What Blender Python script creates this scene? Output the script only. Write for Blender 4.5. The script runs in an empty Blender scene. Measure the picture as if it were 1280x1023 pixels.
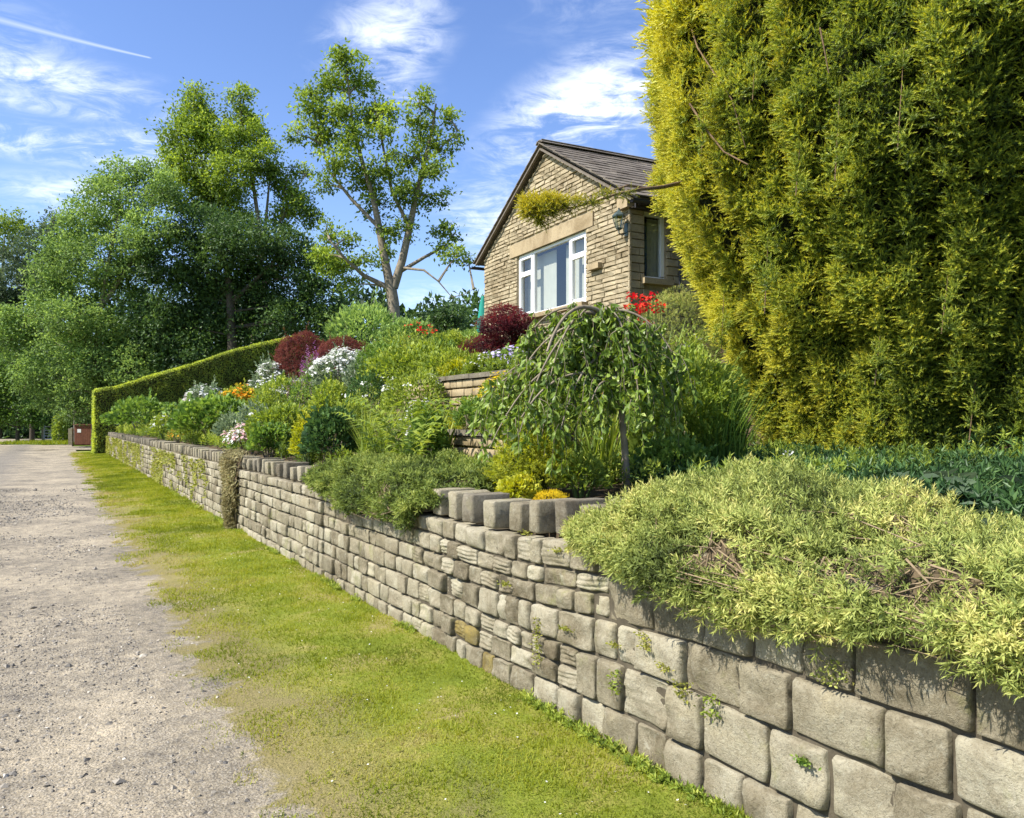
import bpy, math
import numpy as np
from mathutils import Vector
R = math.radians
sc = bpy.context.scene
col = sc.collection

# ------------------------------------------------------------------ camera, sky, sun, exposure
EYE = 1.6
F = 1000.0            # focal length in photograph pixels
HOR = 528.0           # row of the horizon in the photograph
cam = bpy.data.cameras.new('camera'); co = bpy.data.objects.new('camera', cam); col.objects.link(co)
co.location = (0, 0, EYE); co.rotation_euler = (R(90), 0, 0)
cam.sensor_width = 36; cam.lens = 36 * F / 1280; cam.shift_y = (HOR - 511.5) / 1280
cam.clip_start = .05; cam.clip_end = 4000
sc.camera = co
sc.view_settings.view_transform = 'Standard'; sc.view_settings.look = 'None'
sc.view_settings.gamma = 1; sc.view_settings.exposure = 1.0
try: sc.view_settings.use_curve_mapping = False
except Exception: pass
SUN_EL = R(47)
sh = Vector((-.915, -.403, 0)).normalized()
sdir = Vector((sh.x*math.cos(SUN_EL), sh.y*math.cos(SUN_EL), math.sin(SUN_EL)))
sl = bpy.data.lights.new('sun', 'SUN'); sl.energy = 4.6; sl.angle = R(.55); sl.color = (1, .955, .87)
so = bpy.data.objects.new('sun', sl); col.objects.link(so)
so.rotation_euler = sdir.to_track_quat('Z', 'Y').to_euler(); so.location = (-20, -8, 25)

w = bpy.data.worlds.new('World'); sc.world = w; w.use_nodes = True
wn = w.node_tree.nodes; wl = w.node_tree.links; wn.clear()
def WN(t, **k):
    n = wn.new(t)
    for a, b in k.items(): setattr(n, a, b)
    return n
def wmath(op, a, b=None, c=None, clamp=False):
    n = WN('ShaderNodeMath', operation=op, use_clamp=clamp)
    for i, x in enumerate((a, b, c)):
        if x is None: continue
        if isinstance(x, (int, float)): n.inputs[i].default_value = x
        else: wl.new(x, n.inputs[i])
    return n.outputs[0]
sky = WN('ShaderNodeTexSky', sky_type='NISHITA'); sky.sun_disc = False
sky.sun_elevation = SUN_EL; sky.sun_rotation = math.atan2(sh.x, sh.y)
sky.altitude = 200; sky.air_density = 1.0; sky.dust_density = .6; sky.ozone_density = 2.2
hs = WN('ShaderNodeHueSaturation'); hs.inputs['Hue'].default_value = .512; hs.inputs['Saturation'].default_value = 1.14; hs.inputs['Value'].default_value = .95
wl.new(sky.outputs[0], hs.inputs['Color'])
tc = WN('ShaderNodeTexCoord'); sp = WN('ShaderNodeSeparateXYZ'); wl.new(tc.outputs['Generated'], sp.inputs[0])
az = wmath('ARCTAN2', sp.outputs[0], sp.outputs[1])               # azimuth from +Y, rising to the right
hyp = wmath('SQRT', wmath('ADD', wmath('MULTIPLY', sp.outputs[0], sp.outputs[0]), wmath('MULTIPLY', sp.outputs[1], sp.outputs[1])))
el = wmath('ARCTAN2', sp.outputs[2], hyp)
def ang(px, py):
    x, z = (px-640)/F, (HOR-py)/F
    return math.atan(x), math.atan2(z, math.hypot(x, 1))
# plane of high cloud: direction / height, so streaks shrink to the horizon
zc = wmath('MAXIMUM', wmath('ADD', sp.outputs[2], .12), .03)
cx = wmath('DIVIDE', sp.outputs[0], zc); cy = wmath('DIVIDE', sp.outputs[1], zc)
comb = WN('ShaderNodeCombineXYZ'); wl.new(cx, comb.inputs[0]); wl.new(cy, comb.inputs[1])
def noise(scale, sx, sy, rot, detail=7, rough=.6, dist=0., off=(0, 0, 0)):
    mp = WN('ShaderNodeMapping'); mp.inputs['Rotation'].default_value = (0, 0, rot); mp.inputs['Scale'].default_value = (sx, sy, 1); mp.inputs['Location'].default_value = off
    wl.new(comb.outputs[0], mp.inputs[0])
    n = WN('ShaderNodeTexNoise'); n.inputs['Scale'].default_value = scale; n.inputs['Detail'].default_value = detail
    n.inputs['Roughness'].default_value = rough; n.inputs['Distortion'].default_value = dist
    wl.new(mp.outputs[0], n.inputs['Vector']); return n.outputs[0]
def smooth(v, a, b):
    n = WN('ShaderNodeMapRange', interpolation_type='SMOOTHSTEP'); wl.new(v, n.inputs[0]); n.inputs[1].default_value = a; n.inputs[2].default_value = b
    return n.outputs[0]
fib = noise(1.4, 1, 2.6, .5, 9, .62, .8)
fine = noise(7, 1, 1.25, -.6, 9, .66, 1.2)
def patch(px, py, rx, ry, tilt=0.):
    a0, e0 = ang(px, py)
    da = wmath('SUBTRACT', az, a0); de = wmath('SUBTRACT', el, e0)
    c, s = math.cos(tilt), math.sin(tilt)
    u = wmath('DIVIDE', wmath('ADD', wmath('MULTIPLY', da, c), wmath('MULTIPLY', de, s)), rx/F)
    v = wmath('DIVIDE', wmath('SUBTRACT', wmath('MULTIPLY', de, c), wmath('MULTIPLY', da, s)), ry/F)
    r = wmath('SQRT', wmath('ADD', wmath('MULTIPLY', u, u), wmath('MULTIPLY', v, v)))
    return wmath('SUBTRACT', 1., smooth(r, .15, 1.25))
patches = [(480, 55, 105, 60, .55, .9), (490, 105, 60, 50, .2, .8), (735, 140, 160, 70, .45, 1.3), (620, 275, 90, 60, -.5, .75), (40, 92, 160, 26, 0, 1.0),
           (60, 180, 240, 22, 0, .9), (175, 185, 80, 24, .1, 1.1), (60, 130, 190, 15, 0, .6), (100, 245, 90, 26, 0, .8), (540, 380, 100, 30, 0, .5),
           (-150, 60, 180, 60, .2, .9), (1500, 120, 300, 120, .3, 1.), (900, -150, 260, 90, .4, .8), (300, -260, 300, 90, -.2, .7)]
tot = None
for (px, py, rx, ry, t, k) in patches:
    m = wmath('MULTIPLY', patch(px, py, rx, ry, t), k)
    tot = m if tot is None else wmath('MAXIMUM', tot, m)
tex = wmath('ADD', wmath('MULTIPLY', fib, .55), wmath('MULTIPLY', fine, .45))
gen = smooth(fib, .64, .9)                                         # thin cloud everywhere else in the sky
dens = wmath('MULTIPLY', tot, smooth(tex, .42, .64))
dens = wmath('MAXIMUM', dens, wmath('MULTIPLY', gen, .35))
# contrail
(a1, e1), (a2, e2) = ang(70, 44), ang(190, 73)
L = math.hypot(a2-a1, e2-e1); ux, uy = (a2-a1)/L, (e2-e1)/L
da = wmath('SUBTRACT', az, a2); de = wmath('SUBTRACT', el, e2)
al = wmath('ADD', wmath('MULTIPLY', da, ux), wmath('MULTIPLY', de, uy))
ac = wmath('ABSOLUTE', wmath('SUBTRACT', wmath('MULTIPLY', de, ux), wmath('MULTIPLY', da, uy)))
wd = wmath('ADD', .0011, wmath('MULTIPLY', wmath('MAXIMUM', wmath('MULTIPLY', al, -1.), 0.), .022))
line = wmath('SUBTRACT', 1., wmath('DIVIDE', ac, wd), clamp=True)
trail = wmath('MULTIPLY', wmath('MULTIPLY', line, smooth(al, -.42, -.02)), wmath('SUBTRACT', 1., smooth(al, -.004, .001)))
dens = wmath('MAXIMUM', dens, wmath('MULTIPLY', trail, .42))
dens = wmath('MINIMUM', wmath('MULTIPLY', dens, smooth(el, -.02, .06)), .92)
mx = WN('ShaderNodeMix', data_type='RGBA'); wl.new(dens, mx.inputs[0]); wl.new(hs.outputs[0], mx.inputs[6]); mx.inputs[7].default_value = (5.0, 5.35, 5.9, 1)
bg = WN('ShaderNodeBackground'); bg.inputs[1].default_value = .128; wl.new(mx.outputs[2], bg.inputs[0])
wo = WN('ShaderNodeOutputWorld'); wl.new(bg.outputs[0], wo.inputs[0])

# ------------------------------------------------------------------ helpers
rng = np.random.default_rng(7)
def hash3(i, seed):
    n = (i[..., 0]*73856093) ^ (i[..., 1]*19349663) ^ (i[..., 2]*83492791) ^ (seed*2654435761)
    n = (n ^ (n >> 13)) & 0xffffffff
    n = (n*1274126177) & 0xffffffff
    n = n ^ (n >> 16)
    return (n & 0xffff)/32767.5 - 1
def vn(P, seed=0):
    P = np.asarray(P, float)
    i = np.floor(P).astype(np.int64); f = P-i; f = f*f*(3-2*f); r = 0
    for a in (0, 1):
        for b in (0, 1):
            for c in (0, 1):
                wgt = (f[..., 0] if a else 1-f[..., 0])*(f[..., 1] if b else 1-f[..., 1])*(f[..., 2] if c else 1-f[..., 2])
                r = r + wgt*hash3(i+np.array([a, b, c]), seed)
    return r
def fbm(P, seed=0, o=3):
    r = 0; a = 1.; P = np.asarray(P, float)
    for k in range(o): r = r+a*vn(P*2**k, seed+k); a *= .5
    return r/1.6
def unit(a): return a/np.maximum(np.linalg.norm(a, axis=-1, keepdims=True), 1e-9)
def rdir(n): return unit(rng.normal(size=(n, 3)))

class G:
    def __init__(s): s.V = []; s.T = []; s.Q = []; s.tt = []; s.mt = []; s.mq = []; s.n = 0
    def add(s, V, F, tint=.5, mi=0):
        V = np.asarray(V, float).reshape(-1, 3); F = np.asarray(F, np.int64)
        s.V.append(V); s.tt.append(np.broadcast_to(np.asarray(tint, float), (len(V),)))
        if F.shape[1] == 4: s.Q.append(F+s.n); s.mq.append(np.full(len(F), mi))
        else: s.T.append(F+s.n); s.mt.append(np.full(len(F), mi))
        s.n += len(V)
    def box(s, c, ax, half, tint=.5, mi=0):           # centre, 3 axes (rows), half sizes
        ax = np.asarray(ax, float); half = np.asarray(half, float); V = []
        for x in (-1, 1):
            for y in (-1, 1):
                for z in (-1, 1): V.append(np.asarray(c)+x*half[0]*ax[0]+y*half[1]*ax[1]+z*half[2]*ax[2])
        s.add(V, [(0, 1, 3, 2), (4, 6, 7, 5), (0, 4, 5, 1), (2, 3, 7, 6), (0, 2, 6, 4), (1, 5, 7, 3)], tint, mi)
    def tube(s, pts, rad, sides=6, tint=.5, mi=0):
        pts = np.asarray(pts, float); n = len(pts); rad = np.broadcast_to(np.asarray(rad, float), (n,))
        tg = unit(np.gradient(pts, axis=0)); ref = np.array([0, 0, 1.]) if abs(tg[0][2]) < .9 else np.array([1., 0, 0])
        a = unit(np.cross(tg, ref)); b = np.cross(tg, a); th = np.arange(sides)*2*math.pi/sides
        V = pts[:, None]+rad[:, None, None]*(np.cos(th)[None, :, None]*a[:, None]+np.sin(th)[None, :, None]*b[:, None])
        Fq = [(i*sides+j, i*sides+(j+1) % sides, (i+1)*sides+(j+1) % sides, (i+1)*sides+j) for i in range(n-1) for j in range(sides)]
        s.add(V.reshape(-1, 3), Fq, tint, mi)
    def lathe(s, c, prof, sides=12, tint=.5, mi=0):
        th = np.arange(sides)*2*math.pi/sides; V = []
        for r, z in prof: V += [(c[0]+r*math.cos(t), c[1]+r*math.sin(t), c[2]+z) for t in th]
        n = len(prof)
        s.add(V, [(i*sides+j, i*sides+(j+1) % sides, (i+1)*sides+(j+1) % sides, (i+1)*sides+j) for i in range(n-1) for j in range(sides)], tint, mi)
    def scat(s, T, P, D, S, tint=.5, mi=0, N=None):
        V, Fc, dt = T; n = len(P)
        if n == 0: return
        D = unit(np.asarray(D)); N = rdir(n) if N is None else N
        X = unit(np.cross(N, D)); Y = np.cross(D, X)
        S = np.broadcast_to(np.asarray(S, float), (n,)) if np.ndim(S) < 2 else np.asarray(S)
        Sv = S[:, None, None] if S.ndim == 1 else S[:, None, :]
        L = V[None]*Sv
        W = P[:, None]+L[..., 0:1]*X[:, None]+L[..., 1:2]*Y[:, None]+L[..., 2:3]*D[:, None]
        m = len(V); FF = (Fc[None]+(np.arange(n)*m)[:, None, None]).reshape(-1, Fc.shape[1])
        tn = np.broadcast_to(np.asarray(tint, float), (n,))
        s.add(W.reshape(-1, 3), FF, (tn[:, None]+dt[None]).reshape(-1), mi)
    def build(s, name, mats, parent=None, smooth=False, **props):
        mats = mats if isinstance(mats, (list, tuple)) else [mats]
        V = np.concatenate(s.V); T = np.concatenate(s.T) if s.T else np.zeros((0, 3), np.int64); Q = np.concatenate(s.Q) if s.Q else np.zeros((0, 4), np.int64)
        off = np.array(parent_world(parent)) if parent is not None else np.zeros(3)
        me = bpy.data.meshes.new(name); me.vertices.add(len(V)); me.vertices.foreach_set('co', (V-off).astype(np.float32).ravel())
        me.loops.add(T.size+Q.size); me.loops.foreach_set('vertex_index', np.concatenate([T.ravel(), Q.ravel()]).astype(np.int32))
        me.polygons.add(len(T)+len(Q))
        ls = np.concatenate([np.arange(len(T))*3, T.size+np.arange(len(Q))*4]).astype(np.int32)
        me.polygons.foreach_set('loop_start', ls)
        mi = np.concatenate([*s.mt, *s.mq]).astype(np.int32)
        me.polygons.foreach_set('material_index', mi)
        me.polygons.foreach_set('use_smooth', np.full(len(mi), bool(smooth)))
        at = me.attributes.new('tint', 'FLOAT', 'POINT'); at.data.foreach_set('value', np.concatenate(s.tt).astype(np.float32))
        for m in mats: me.materials.append(m)
        me.update(calc_edges=True)
        o = bpy.data.objects.new(name, me); col.objects.link(o)
        if parent is not None: o.parent = parent
        for k, v in props.items(): o[k] = v
        return o
_pw = {}
def parent_world(o):
    p = Vector((0, 0, 0))
    while o is not None: p = p+o.location; o = o.parent
    return p
def thing(name, label, cat, loc=(0, 0, 0), group=None):
    o = bpy.data.objects.new(name, None); col.objects.link(o); o.location = loc; o.empty_display_size = .1
    o['label'] = label; o['category'] = cat
    if group: o['group'] = group
    return o

# ------------------------------------------------------------------ templates (local z = growth direction)
def T(V, Fc, dt=None):
    V = np.array(V, float); return V, np.array(Fc), np.zeros(len(V)) if dt is None else np.array(dt, float)
def leafT(wd=.25, bend=.1): return T([(0, 0, 0), (wd, bend*.3, .45), (0, -bend, 1), (-wd, bend*.3, .45)], [(0, 1, 2, 3)])
def leafT6(wd=.25, bend=.12, cup=.08):              # a leaf folded along its midrib
    return T([(0, 0, 0), (wd*.8, cup, .3), (wd, cup, .6), (0, -bend, 1), (-wd, cup, .6), (-wd*.8, cup, .3), (0, 0, .5)],
             [(0, 1, 2, 6), (6, 2, 3, 4), (0, 6, 4, 5)], [0, 0, 0, .05, 0, 0, -.06])
def merge(parts):
    V = []; Fc = []; d = []; n = 0
    for v, f, t in parts: V.append(v); Fc.append(f+n); d.append(t); n += len(v)
    return np.concatenate(V), np.concatenate(Fc), np.concatenate(d)
def place(Tm, base, D, S, dt=0., N=None):
    V, Fc, t = Tm; D = np.array(D, float); D /= np.linalg.norm(D)
    N = np.array(N if N is not None else (0, 0, 1.), float)
    X = np.cross(N, D)
    if np.linalg.norm(X) < 1e-3: X = np.array([1., 0, 0])
    X /= np.linalg.norm(X); Y = np.cross(D, X)
    return np.array(base)+S*(V[:, :1]*X+V[:, 1:2]*Y+V[:, 2:]*D), Fc, t+dt
def shootT(n=14, ll=.42, wd=.1, lo=10, hi=78, seed=0, start=.25, grad=.35):
    r = np.random.default_rng(seed); P = []
    for i in range(n):
        t = i/(n-1); a = i*2.39996+r.uniform(-.3, .3); e = R(lo+(hi-lo)*t+r.uniform(-8, 8))
        D = (math.cos(a)*math.cos(e), math.sin(a)*math.cos(e), math.sin(e))
        P.append(place(leafT(wd, .12), (0, 0, start+(1-start-ll*.6)*t), D, ll*(1-.35*t)*r.uniform(.8, 1.15), -grad/2+grad*t))
    st = T([(-.02, 0, 0), (.02, 0, 0), (.012, 0, .8), (-.012, 0, .8)], [(0, 1, 2, 3)], [-.3]*4)
    return merge(P+[st])
def sprayT(n=14, seed=0):                         # flat two-ranked yew shoot
    r = np.random.default_rng(seed); V = []; Fc = []; d = []
    for i in range(n):
        t = (i+.5)/n; sd = 1 if i % 2 else -1; z = t*.85; Ln = .36*(1-.35*t)
        e = R(38+30*t+r.uniform(-8, 8)); up = r.uniform(-.12, .16)
        tip = (sd*Ln*math.cos(e), up*Ln*2-.05, z+Ln*math.sin(e)); b = len(V)
        V += [(0, 0, z-.035), (0, 0, z+.045), tip]; Fc.append((b, b+1, b+2)); d += [-.25+.4*t, -.25+.4*t, -.02+.5*t]
    b = len(V); V += [(-.03, 0, 0), (.03, 0, 0), (0, 0, 1.)]; Fc.append((b, b+1, b+2)); d += [-.3, -.3, .3]
    return T(V, Fc, d)
def bladeT(seg=3, wd=.03, bend=.35):
    V = []; d = []
    for i in range(seg+1):
        t = i/seg; ww = wd*(1-t**2)+.0008
        V += [(-ww, bend*t*t, t), (ww, bend*t*t, t)]; d += [-.15+.3*t]*2
    return T(V, [(2*i, 2*i+1, 2*i+3, 2*i+2) for i in range(seg)], d)
def flowerT(pet=5, wd=.38, cup=.25):
    P = []
    for i in range(pet):
        a = i*2*math.pi/pet
        P.append(place(leafT(wd, 0), (0, 0, 0), (math.cos(a), math.sin(a), cup), 1.))
    return merge(P)
def spikeT(n=16, seed=1, rad=.16, sz=.16):
    r = np.random.default_rng(seed); P = []
    for i in range(n):
        t = i/n; a = i*2.4; rr = rad*(1-t*.8)
        P.append(place(leafT(.4, 0), (rr*math.cos(a)*.4, rr*math.sin(a)*.4, t), (math.cos(a), math.sin(a), .5), sz*(1-.5*t)))
    return merge(P)
LEAF, LEAF6, NARROW, ROUND = leafT(), leafT6(), leafT6(.11, .2, .02), leafT6(.42, .08, .1)
STAR = [shootT(14, .42, .085, 5, 76, s) for s in range(4)]
TUFT = [shootT(9, .5, .16, -5, 70, s+9) for s in range(3)]
def clusterT(seed):
    r = np.random.default_rng(seed); P = []
    for j in range(6):
        a = j*2.4+r.uniform(-.4, .4); e = R(80 if j == 0 else r.uniform(18, 55)); D_ = np.array([math.cos(a)*math.cos(e), math.sin(a)*math.cos(e), math.sin(e)]); L_ = r.uniform(.55, .95)
        V = []; Fc = []; dt = []; X_ = np.cross(D_, [.3, .2, .9]); X_ /= np.linalg.norm(X_); Y_ = np.cross(D_, X_)
        for i in range(13):
            t = (i+1)/13; an = i*2.4; q = X_*math.cos(an)+Y_*math.sin(an); ln = .27*(1-.3*t); b0 = D_*L_*t; tip = b0+(q*math.cos(R(30+45*t))+D_*math.sin(R(30+45*t)))*ln
            s_ = np.cross(q, D_)*.034; b = len(V); V += [b0-s_, b0+s_, tip]; Fc.append((b, b+1, b+2)); dt += [-.42+.5*t, -.42+.5*t, -.2+.55*t]
        P.append(T(V, Fc, dt))
    return merge(P)
YEW = [clusterT(s) for s in range(4)]
FLOW, SPIKE, BLADE = flowerT(), spikeT(), bladeT()
def rocks(seed, sub=1):
    r = np.random.default_rng(seed)
    V = np.array([(1, 0, 0), (-1, 0, 0), (0, 1, 0), (0, -1, 0), (0, 0, .7), (0, 0, -.5)], float)
    V = V*r.uniform(.65, 1.2, (6, 1))+r.normal(0, .14, (6, 3))
    return T(V, [(0, 2, 4), (2, 1, 4), (1, 3, 4), (3, 0, 4), (2, 0, 5), (1, 2, 5), (3, 1, 5), (0, 3, 5)])
ROCKS = [rocks(s) for s in range(6)]

# ------------------------------------------------------------------ materials
def mat(name):
    m = bpy.data.materials.new(name); m.use_nodes = True; nt = m.node_tree; nt.nodes.clear()
    out = nt.nodes.new('ShaderNodeOutputMaterial'); return m, nt, out
def nd(nt, t, **k):
    n = nt.nodes.new(t)
    for a, b in k.items(): setattr(n, a, b)
    return n
def ramp(nt, fac, stops):
    r = nd(nt, 'ShaderNodeValToRGB'); e = r.color_ramp.elements
    while len(e) < len(stops): e.new(.5)
    for i, (p, c) in enumerate(stops): e[i].position = p; e[i].color = (*c, 1)
    nt.links.new(fac, r.inputs[0]); return r.outputs[0]
def ntex(nt, scale, detail=5, rough=.6, vec=None, dist=0., kind='ShaderNodeTexNoise'):
    n = nd(nt, kind); n.inputs['Scale'].default_value = scale
    if kind == 'ShaderNodeTexNoise':
        n.inputs['Detail'].default_value = detail; n.inputs['Roughness'].default_value = rough; n.inputs['Distortion'].default_value = dist
    if vec is not None: nt.links.new(vec, n.inputs['Vector'])
    return n.outputs[0]
def geo(nt): return nd(nt, 'ShaderNodeNewGeometry').outputs['Position']
def nmath(nt, op, a, b=None, clamp=False):
    n = nd(nt, 'ShaderNodeMath', operation=op, use_clamp=clamp)
    for i, x in enumerate((a, b)):
        if x is None: continue
        if isinstance(x, (int, float)): n.inputs[i].default_value = x
        else: nt.links.new(x, n.inputs[i])
    return n.outputs[0]
def nmix(nt, f, a, b, mode='MIX'):
    n = nd(nt, 'ShaderNodeMix', data_type='RGBA', blend_type=mode)
    for i, x in ((0, f), (6, a), (7, b)):
        if isinstance(x, (int, float)): n.inputs[i].default_value = x
        elif isinstance(x, tuple): n.inputs[i].default_value = (*x, 1)
        else: nt.links.new(x, n.inputs[i])
    return n.outputs[2]
def principled(nt, out, colour, rough=.7, bump=None, bs=.3, bd=.01, spec=.3, metal=0.):
    p = nd(nt, 'ShaderNodeBsdfPrincipled')
    if isinstance(colour, tuple): p.inputs['Base Color'].default_value = (*colour, 1)
    else: nt.links.new(colour, p.inputs['Base Color'])
    p.inputs['Roughness'].default_value = rough; p.inputs['Specular IOR Level'].default_value = spec; p.inputs['Metallic'].default_value = metal
    if bump is not None:
        b = nd(nt, 'ShaderNodeBump'); b.inputs['Strength'].default_value = bs; b.inputs['Distance'].default_value = bd
        nt.links.new(bump, b.inputs['Height']); nt.links.new(b.outputs[0], p.inputs['Normal'])
    nt.links.new(p.outputs[0], out.inputs[0]); return p
def plain(name, c, rough=.6, spec=.3, var=.15, scale=8, bs=.15, metal=0.):
    m, nt, out = mat(name); g = geo(nt); n = ntex(nt, scale, 6, .65, g)
    c2 = ramp(nt, n, [(.3, tuple(x*(1-var) for x in c)), (.7, tuple(min(1, x*(1+var)) for x in c))])
    principled(nt, out, c2, rough, ntex(nt, scale*6, 5, .6, g), bs, .004, spec, metal); return m
def leafmat(name, stops, trans=.35, rough=.5, spec=.25, tcol=None, big=1.2):
    m, nt, out = mat(name)
    at = nd(nt, 'ShaderNodeAttribute', attribute_name='tint').outputs['Fac']; g = geo(nt)
    f = nmath(nt, 'ADD', at, nmath(nt, 'MULTIPLY', nmath(nt, 'SUBTRACT', ntex(nt, big, 3, .6, g), .5), .7), clamp=True)
    c = ramp(nt, f, [(i/(len(stops)-1)*.9+.05, s) for i, s in enumerate(stops)])
    p = principled(nt, out, c, rough, None, spec=spec)
    tr = nd(nt, 'ShaderNodeBsdfTranslucent'); hv = nd(nt, 'ShaderNodeHueSaturation'); hv.inputs['Hue'].default_value = .485; hv.inputs['Saturation'].default_value = 1.1; hv.inputs['Value'].default_value = 1.35
    nt.links.new(c, hv.inputs['Color']); nt.links.new(hv.outputs[0], tr.inputs['Color'])
    ms = nd(nt, 'ShaderNodeMixShader'); ms.inputs[0].default_value = trans
    nt.links.new(p.outputs[0], ms.inputs[1]); nt.links.new(tr.outputs[0], ms.inputs[2]); nt.links.new(ms.outputs[0], out.inputs[0]); return m
def stonemat(name, stops, scale=9, lichen=.35, bs=.6, moss=0.):
    m, nt, out = mat(name); g = geo(nt)
    at = nd(nt, 'ShaderNodeAttribute', attribute_name='tint').outputs['Fac']
    n1 = ntex(nt, scale*.5, 8, .68, g); n2 = ntex(nt, scale*5, 8, .72, g, .4)
    f = nmath(nt, 'ADD', nmath(nt, 'MULTIPLY', at, .5), nmath(nt, 'SUBTRACT', nmath(nt, 'ADD', nmath(nt, 'MULTIPLY', n1, .75), nmath(nt, 'MULTIPLY', n2, .75)), .5), clamp=True)
    c = ramp(nt, f, [(i/(len(stops)-1), s) for i, s in enumerate(stops)])
    # pale lichen blotches and dark pits
    l = ntex(nt, scale*1.9, 9, .75, g, .6)
    lm = nd(nt, 'ShaderNodeMapRange'); nt.links.new(l, lm.inputs[0]); lm.inputs[1].default_value = .56; lm.inputs[2].default_value = .66; lm.inputs[4].default_value = lichen
    c = nmix(nt, lm.outputs[0], c, (.40, .39, .31))
    v = nd(nt, 'ShaderNodeTexVoronoi'); v.inputs['Scale'].default_value = scale*11; nt.links.new(g, v.inputs['Vector'])
    pit = nd(nt, 'ShaderNodeMapRange'); nt.links.new(ntex(nt, scale*13, 4, .7, g), pit.inputs[0]); pit.inputs[1].default_value = .34; pit.inputs[2].default_value = .44; pit.inputs[3].default_value = .55; pit.inputs[4].default_value = 0
    c = nmix(nt, pit.outputs[0], c, (.07, .06, .045))
    if moss:
        mm = nd(nt, 'ShaderNodeMapRange'); nt.links.new(ntex(nt, 3.2, 7, .7, g, .8), mm.inputs[0]); mm.inputs[1].default_value = .56; mm.inputs[2].default_value = .68; mm.inputs[4].default_value = moss
        c = nmix(nt, mm.outputs[0], c, (.16, .17, .045))
    st = ramp(nt, ntex(nt, scale*.24, 8, .7, g, 1.2), [(.36, (.62, .58, .52)), (.52, (1, 1, 1)), (.66, (1.12, 1.1, 1.04))]); c = nmix(nt, .85, c, st, 'MULTIPLY')
    h = nmath(nt, 'ADD', n2, nmath(nt, 'MULTIPLY', ntex(nt, scale*16, 5, .7, g), .45))
    principled(nt, out, c, .9, h, bs, .012, .15); return m

M = {}
M['wall'] = stonemat('weathered gritstone', [(.062, .05, .032), (.17, .145, .096), (.27, .238, .165), (.36, .328, .24), (.44, .41, .315)], 9, .45, .9, .5)
M['walldark'] = stonemat('sooty gritstone', [(.07, .06, .045), (.14, .122, .09), (.22, .195, .145), (.31, .28, .21)], 9, .35, .9, .3)
M['lichen'] = stonemat('lichened stone', [(.10, .085, .06), (.17, .145, .09), (.24, .19, .07), (.31, .235, .06), (.28, .25, .17)], 16, .5, .8)
M['core'] = plain('dark packed earth', (.085, .072, .05), .95, .1, .3, 14, .8)
M['house'] = stonemat('pitched buff sandstone', [(.21, .168, .105), (.30, .245, .155), (.385, .32, .21), (.46, .39, .265)], 5, .25, .8, .08)
M['ashlar'] = stonemat('sawn buff stone', [(.27, .21, .125), (.32, .25, .15), (.36, .285, .175), (.4, .32, .205)], 4, .1, .25)
M['terrace'] = stonemat('yellow terrace stone', [(.19, .145, .085), (.28, .22, .125), (.36, .285, .17), (.4, .3, .19)], 9, .2, .5)
M['slate'] = stonemat('stone slate', [(.10, .085, .07), (.145, .122, .10), (.185, .16, .13), (.22, .19, .16)], 7, .2, .5, .15)
M['white'] = plain('white window plastic', (.8, .8, .79), .35, .45, .03, 5, .03)
M['blind'] = plain('cream blind fabric', (.46, .44, .37), .8, .2, .06, 5, .1)
M['curtain'] = plain('blue curtain', (.05, .09, .17), .85, .2, .2, 6, .2)
M['dark'] = plain('dark room wall', (.05, .045, .04), .9, .2, .2, 3, .1)
M['fascia'] = plain('dark brown fascia', (.035, .028, .024), .5, .3, .2, 6, .1)
M['gutter'] = plain('black gutter', (.03, .03, .035), .4, .4, .1, 6, .05)
M['lantern'] = plain('verdigris lantern metal', (.07, .10, .095), .5, .5, .25, 20, .15, .5)
M['bark'] = plain('grey brown bark', (.21, .175, .125), .9, .15, .4, 9, 1.)
M['barkdark'] = plain('dark bark', (.075, .062, .045), .9, .15, .4, 9, 1.)
M['barkred'] = plain('red brown yew bark', (.16, .105, .06), .85, .15, .3, 12, .8)
M['twig'] = plain('dry brown stems', (.22, .165, .10), .9, .15, .35, 20, .5)
M['litter'] = plain('dry leaf litter', (.10, .075, .045), .95, .1, .5, 16, 1.)
M['stemg'] = plain('green stems', (.10, .15, .04), .7, .2, .25, 20, .2)
M['metal'] = plain('galvanised steel', (.36, .38, .38), .5, .5, .15, 8, .1, .6)
M['post'] = plain('weathered grey timber', (.24, .22, .18), .9, .15, .25, 10, .4)
M['brownwood'] = plain('red brown stained boards', (.17, .065, .038), .75, .25, .25, 6, .3)
M['teal'] = plain('teal canvas', (.02, .22, .17), .8, .2, .12, 5, .2)
# glass
m, nt, out = mat('window glass'); gl = nd(nt, 'ShaderNodeBsdfGlossy'); gl.inputs['Roughness'].default_value = .02; gl.inputs[0].default_value = (1, 1, 1, 1)
tr = nd(nt, 'ShaderNodeBsdfTransparent'); tr.inputs[0].default_value = (.86, .9, .9, 1); fr = nd(nt, 'ShaderNodeFresnel'); fr.inputs[0].default_value = 1.5
ms = nd(nt, 'ShaderNodeMixShader'); ms.inputs[0].default_value = .13; nt.links.new(tr.outputs[0], ms.inputs[1]); nt.links.new(gl.outputs[0], ms.inputs[2]); nt.links.new(ms.outputs[0], out.inputs[0]); M['glass'] = m

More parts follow.
